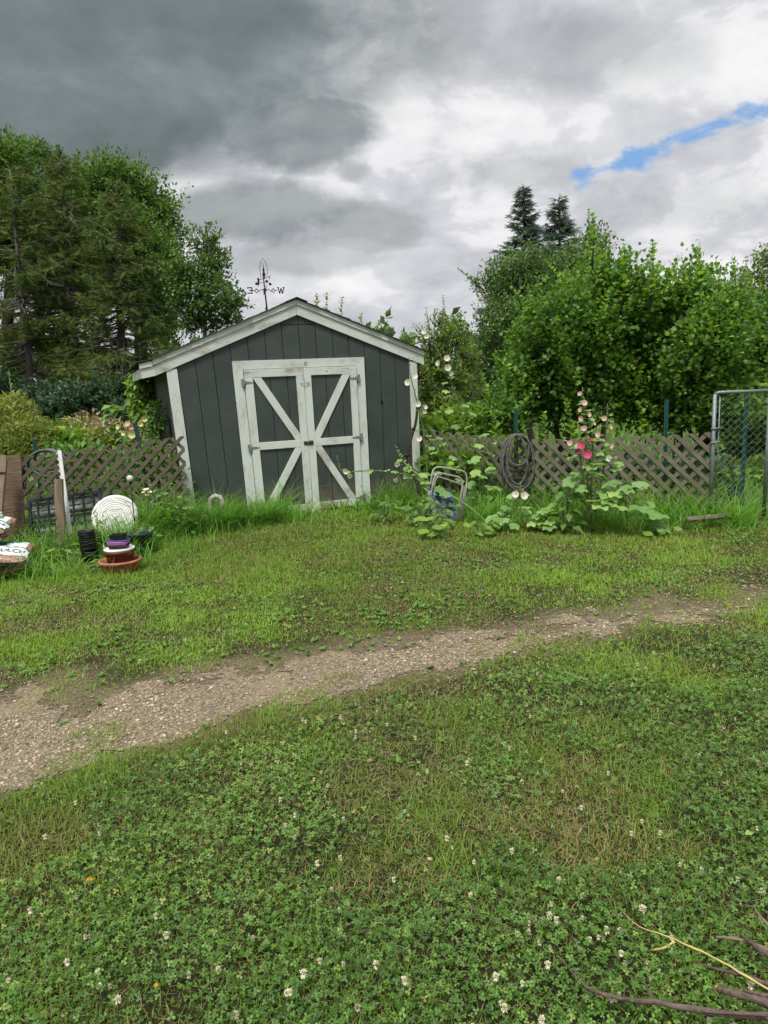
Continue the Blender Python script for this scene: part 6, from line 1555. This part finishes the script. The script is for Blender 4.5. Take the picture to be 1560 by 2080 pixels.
p = AT(1440, 900, 9.4); tree('viburnum_bush', 'dense bright green viburnum bush behind the chain link gate', (p.x, p.y, 0), CL(vbs, 9.4, .7, 9), T_LOBE, .058, 30000, L_VIB, 142, .10, BARK, 'viburnum bushes behind the fence', tw_len=.5, per=11, stems=5, up=.8, cat_='bush', sprays=80)
# upright leafy shoots standing out of the bushes
def shoots(label, lst, Y, seed, mat=L_VIB, T=T_LOBE, size=.11, name='leafy_shoot', grp='leafy shoots standing out of the bushes'):
    for i, (px0, py0, px1, py1) in enumerate(lst):
        rng = np.random.default_rng(seed + i); a, b = AT(px0, py0, Y), AT(px1, py1, Y); o = thing(name, label[i], 'shoot', (a.x, a.y, 0), 0, grp); mb = MB()
        root = Vector((a.x + .03, a.y + .12, max(0, a.z - .35))); pts = smooth_path([root, a, a.lerp(b, .5) + Vector((.02, 0, 0)), b], 16); mb.tube(pts, [.012 * (1 - .85 * k / (len(pts) - 1)) for k in range(len(pts))], 5); mb.build('stem', BARK, o)
        n = int((b - a).length / .05) * 2 + 6; tt = np.repeat(np.linspace(0, 1, n // 2), 2); P_ = np.array([tuple(a.lerp(b, t)) for t in tt]); an = np.cumsum(np.full(len(tt), PI / 2)) + np.repeat(np.arange(n // 2) * 1.57, 2)[:len(tt)] + np.tile([0, PI / 2], n // 2)[:len(tt)]
        D = np.stack([np.cos(an), np.sin(an), .35 + .8 * tt], 1) + rng.normal(0, .2, (len(tt), 3)); N = np.array([0, -.3, 1.]) + rng.normal(0, .25, (len(tt), 3))
        V, Fc, tn = scatter(T, P_, D, N, size * (1.05 - .45 * tt) * rng.uniform(.75, 1.15, len(tt)), np.clip(rng.normal(.75, .15, len(tt)), 0, 1)); np_mesh('foliage', V, Fc, tn, mat, o)
LBL = ['dark-leaved shoot topping the left viburnum bush', 'tallest upright shoot between the two viburnum bushes', 'shoot at the top centre of the right viburnum bush', 'thin shoot near the right edge of the viburnum bush', 'shoot left of the pink hollyhock behind the lattice', 'leafy shoot behind the lattice between hollyhock and green post', 'leafy shoot just right of the hose post', 'leafy shoot left of the hose post behind the lattice', 'pale tip of the pale green tree nearest the spruces', 'leaf spray beside the green post near the gate']
shoots(LBL, [(1265, 600, 1268, 500), (1322, 600, 1325, 492), (1420, 590, 1420, 512), (1492, 600, 1490, 530), (1165, 900, 1150, 815), (1312, 880, 1300, 822), (1100, 900, 1105, 840), (1010, 900, 1000, 840), (1205, 500, 1203, 440), (1372, 880, 1376, 850)], 8.9, 150)
# thin birch at the right edge
p = AT(1545, 880, 15); tree('birch_tree', 'thin grey-twigged tree showing above the bushes at the right edge', (p.x, p.y, 0), CL([(1535, 560, 34, 30), (1560, 600, 40, 40), (1510, 600, 30, 34), (1570, 530, 26, 26)], 15, .4, 10), T_DIA, .07, 2600, L_APP, 143, .06, BARKG, None, tw_len=.6, per=10)
# apple tree and saplings beside and behind the shed
p = AT(886, 870, 11.6); tree('apple_tree', 'small yellowish apple tree just right of the shed', (p.x, p.y, 0), CL([(880, 690, 34, 30), (920, 700, 36, 34), (950, 740, 26, 34), (870, 745, 40, 36), (915, 765, 46, 40), (865, 800, 40, 36), (905, 825, 46, 34), (950, 810, 30, 40), (890, 660, 18, 20), (935, 665, 16, 24), (850, 770, 26, 40)], 11.6, .4, 11), T_LEAF, .058, 7000, L_APP, 144, .075, BARK, None, tw_len=.36, per=11)
shoots(['wispy apple shoot against the sky right of the roof', 'shorter wispy shoot above the apple tree', 'thin leafy shoot reaching left over the apple tree gap'], [(905, 690, 900, 602), (872, 690, 866, 628), (1000, 680, 968, 590)], 11.4, 170, L_APP, T_LEAF, .075, 'apple_shoot', 'wispy shoots above the apple tree')
SAP = ['leftmost slim sapling behind the shed roof', 'second slim sapling from the left behind the shed roof', 'third slim sapling from the left behind the shed roof', 'fourth sapling along the right roof slope', 'fifth sapling along the right roof slope', 'sapling showing lowest on the right roof slope']
shoots(SAP, [(640, 720, 644, 600), (660, 720, 664, 600), (690, 720, 694, 608), (730, 740, 734, 640), (765, 740, 768, 656), (812, 760, 816, 676)], 13.2, 190, L_APP, T_LEAF, .14, 'sapling', 'slim saplings behind the shed roof')
# distant woods all round the horizon
def far_wood():
    rng = np.random.default_rng(77); n = 60000; a = rng.uniform(-PI, PI, n); R = rng.uniform(75, 105, n)
    hmax = 3.2 + 4.6 * fbm(a * 14, np.zeros(n), 301, 4) + 3.2 * (vn(a * 75, np.zeros(n) + 2, 302) ** 3)
    z = hmax * rng.random(n) ** .6; P_ = np.stack([np.sin(a) * R, np.cos(a) * R, z], 1); D = rdir(n, rng); D[:, 2] = np.abs(D[:, 2]); N = rdir(n, rng)
    V, Fc, tn = scatter(T_DIA, P_, D, N, .7 + .9 * rng.random(n), np.clip(rng.normal(.4, .2, n), 0, 1)); tag(np_mesh('far_woods', V, Fc, tn, L_DEC), 'far-off line of woods along the horizon', 'woods', kind='stuff')
far_wood()
def meadow():
    rng = np.random.default_rng(78); n = 26000; y = 8.5 + 22 * rng.random(n) ** 1.5; x = (rng.random(n) * 2 - 1) * (.85 * y + 2); k = outside_shed(x, y); x, y = x[k], y[k]; n = len(x)
    V, Fc, T = blades(np.stack([x, y, np.zeros(n)], 1), .12 + .2 * rng.random(n), rng.random(n) * 7, .3 + .6 * rng.random(n), .012 + .012 * rng.random(n), np.clip(rng.normal(.6, .2, n), .2, 1), 3)
    tag(np_mesh('meadow_grass', V, Fc, T, L_TALL), kind='stuff', label='rough garden grass beyond the fences', cat='grass')
meadow()

# ------------------------------------------------------------------ sticks at the lower right
def stick(label, pts, r, mat=STICK, cat_='stick', name='fallen_stick', side=(), end=None, zs=.05):
    t = thing(name, label, cat_, (0, 0, 0)); P_ = [G(px, py, z) for px, py, z in pts]; t.location = (P_[0].x, P_[0].y, 0); mb = MB(); sp_ = smooth_path(P_, 20); n = len(sp_)
    sp_ = [p + Vector((random.uniform(-.002, .002), random.uniform(-.002, .002), random.uniform(-.001, .001))) for p in sp_]
    mb.tube(sp_, [(r[0] + (r[1] - r[0]) * k / (n - 1)) * (random.uniform(.88, 1.1) + (.22 if k % 6 == 4 else 0)) for k in range(n)], 8); mb.build('stem', mat, t)
    for q in side:
        m2 = MB(); S_ = [G(px, py, z) for px, py, z in q]; m2.tube(smooth_path(S_, 6), [.005] + [.003] * (len(smooth_path(S_, 6)) - 1), 6); m2.build('twig', mat, t)
    if end: m2 = MB(); p, d = sp_[0], (sp_[0] - sp_[1]).normalized(); m2.tube([p - d * .001, p + d * .006], [r[0] * 1.02, r[0] * .7], 8); m2.build('cut_end', end, t)
    return t
stick('long purplish fallen branch curving along the bottom right corner', [(1108, 1912, .02), (1150, 1960, .045), (1192, 2006, .07), (1260, 2027, .08), (1330, 2035, .085), (1410, 2050, .09), (1480, 2060, .09), (1590, 2064, .09)], (.002, .0085), side=([(1225, 2016, .07), (1212, 2026, .06)], [(1328, 2034, .085), (1310, 2000, .10)], [(1415, 2050, .09), (1450, 2056, .10), (1560, 2062, .11)], [(1392, 2049, .08), (1385, 2075, .03)]))
stick('thick cut stick with an orange sawn end at the right edge', [(1458, 2008, .09), (1500, 2020, .095), (1590, 2046, .10)], (.0075, .0095), end=ORANGEEND)
stick('pale peeled twig crossing in from the right edge', [(1454, 1903, .08), (1500, 1908, .085), (1535, 1920, .09), (1600, 1946, .09)], (.0035, .006), POSTW)
stick('dark bare stick meeting the pale twig at the right edge', [(1513, 1905, .10), (1545, 1930, .10), (1600, 1965, .10)], (.004, .0085))
stick('thin grey twig lying under the straw stem', [(1415, 1955, .06), (1470, 1972, .07), (1520, 1985, .08), (1600, 2012, .08)], (.002, .006))
stick('thin grey twig above the cut stick at the right edge', [(1510, 2012, .08), (1550, 2020, .085), (1600, 2030, .09)], (.003, .005))
stick('slender twig leaning in at the right edge above the pale twig', [(1530, 1842, .10), (1550, 1868, .10), (1600, 1915, .10)], (.002, .004), POSTW)
stick('long yellow straw stem slanting towards the fallen branch', [(1253, 1842, .04), (1300, 1882, .07), (1370, 1908, .085), (1450, 1945, .09), (1520, 1985, .09), (1600, 2030, .09)], (.0012, .003), STRAW, 'straw', 'straw_stem', side=([(1370, 1912, .085), (1350, 1925, .07), (1322, 1930, .05)],))
def leaf_on_lawn(label, px, py, s, mat, name='fallen_leaf', cat_='leaf'):
    p = G(px, py, .05); V, Fc, t = scatter(T_LEAF, np.array([[p.x, p.y, .045]]), np.array([[1, .2, .1]]), np.array([[.1, -.3, 1]]), [s], np.array([.8])); return tag(np_mesh(name, V, Fc, t, mat), label, cat_)
leaf_on_lawn('single yellow-orange fallen leaf on the dark clover', 172, 1786, .030, P_ORANGE)
leaf_on_lawn('pale green leaf lying in the lower left grass', 12, 2003, .045, L_GARD)
leaf_on_lawn('broad pale leaf in the lawn near the right edge', 1512, 1692, .04, L_HOLLY)
p = G(318, 2003, .05); o = thing('dandelion', 'small yellow dandelion bloom in the lower left lawn', 'flower', (p.x, p.y, 0)); mb = MB(); mb.tube([(p.x, p.y, 0), (p.x, p.y, .05)], [.002, .0018], 5); mb.build('stem', GREENSTEM, o)
V, Fc, t = scatter(T_LONG, np.tile([[p.x, p.y, .05]], (40, 1)), np.stack([np.cos(np.arange(40) * 2.4), np.sin(np.arange(40) * 2.4), .2 + np.arange(40) / 40.], 1), np.tile([[0, 0, 1.]], (40, 1)), np.full(40, .009), np.full(40, .9)); np_mesh('bloom', V, Fc, t, flat('petal_yellow', (.75, .55, .05)), o)
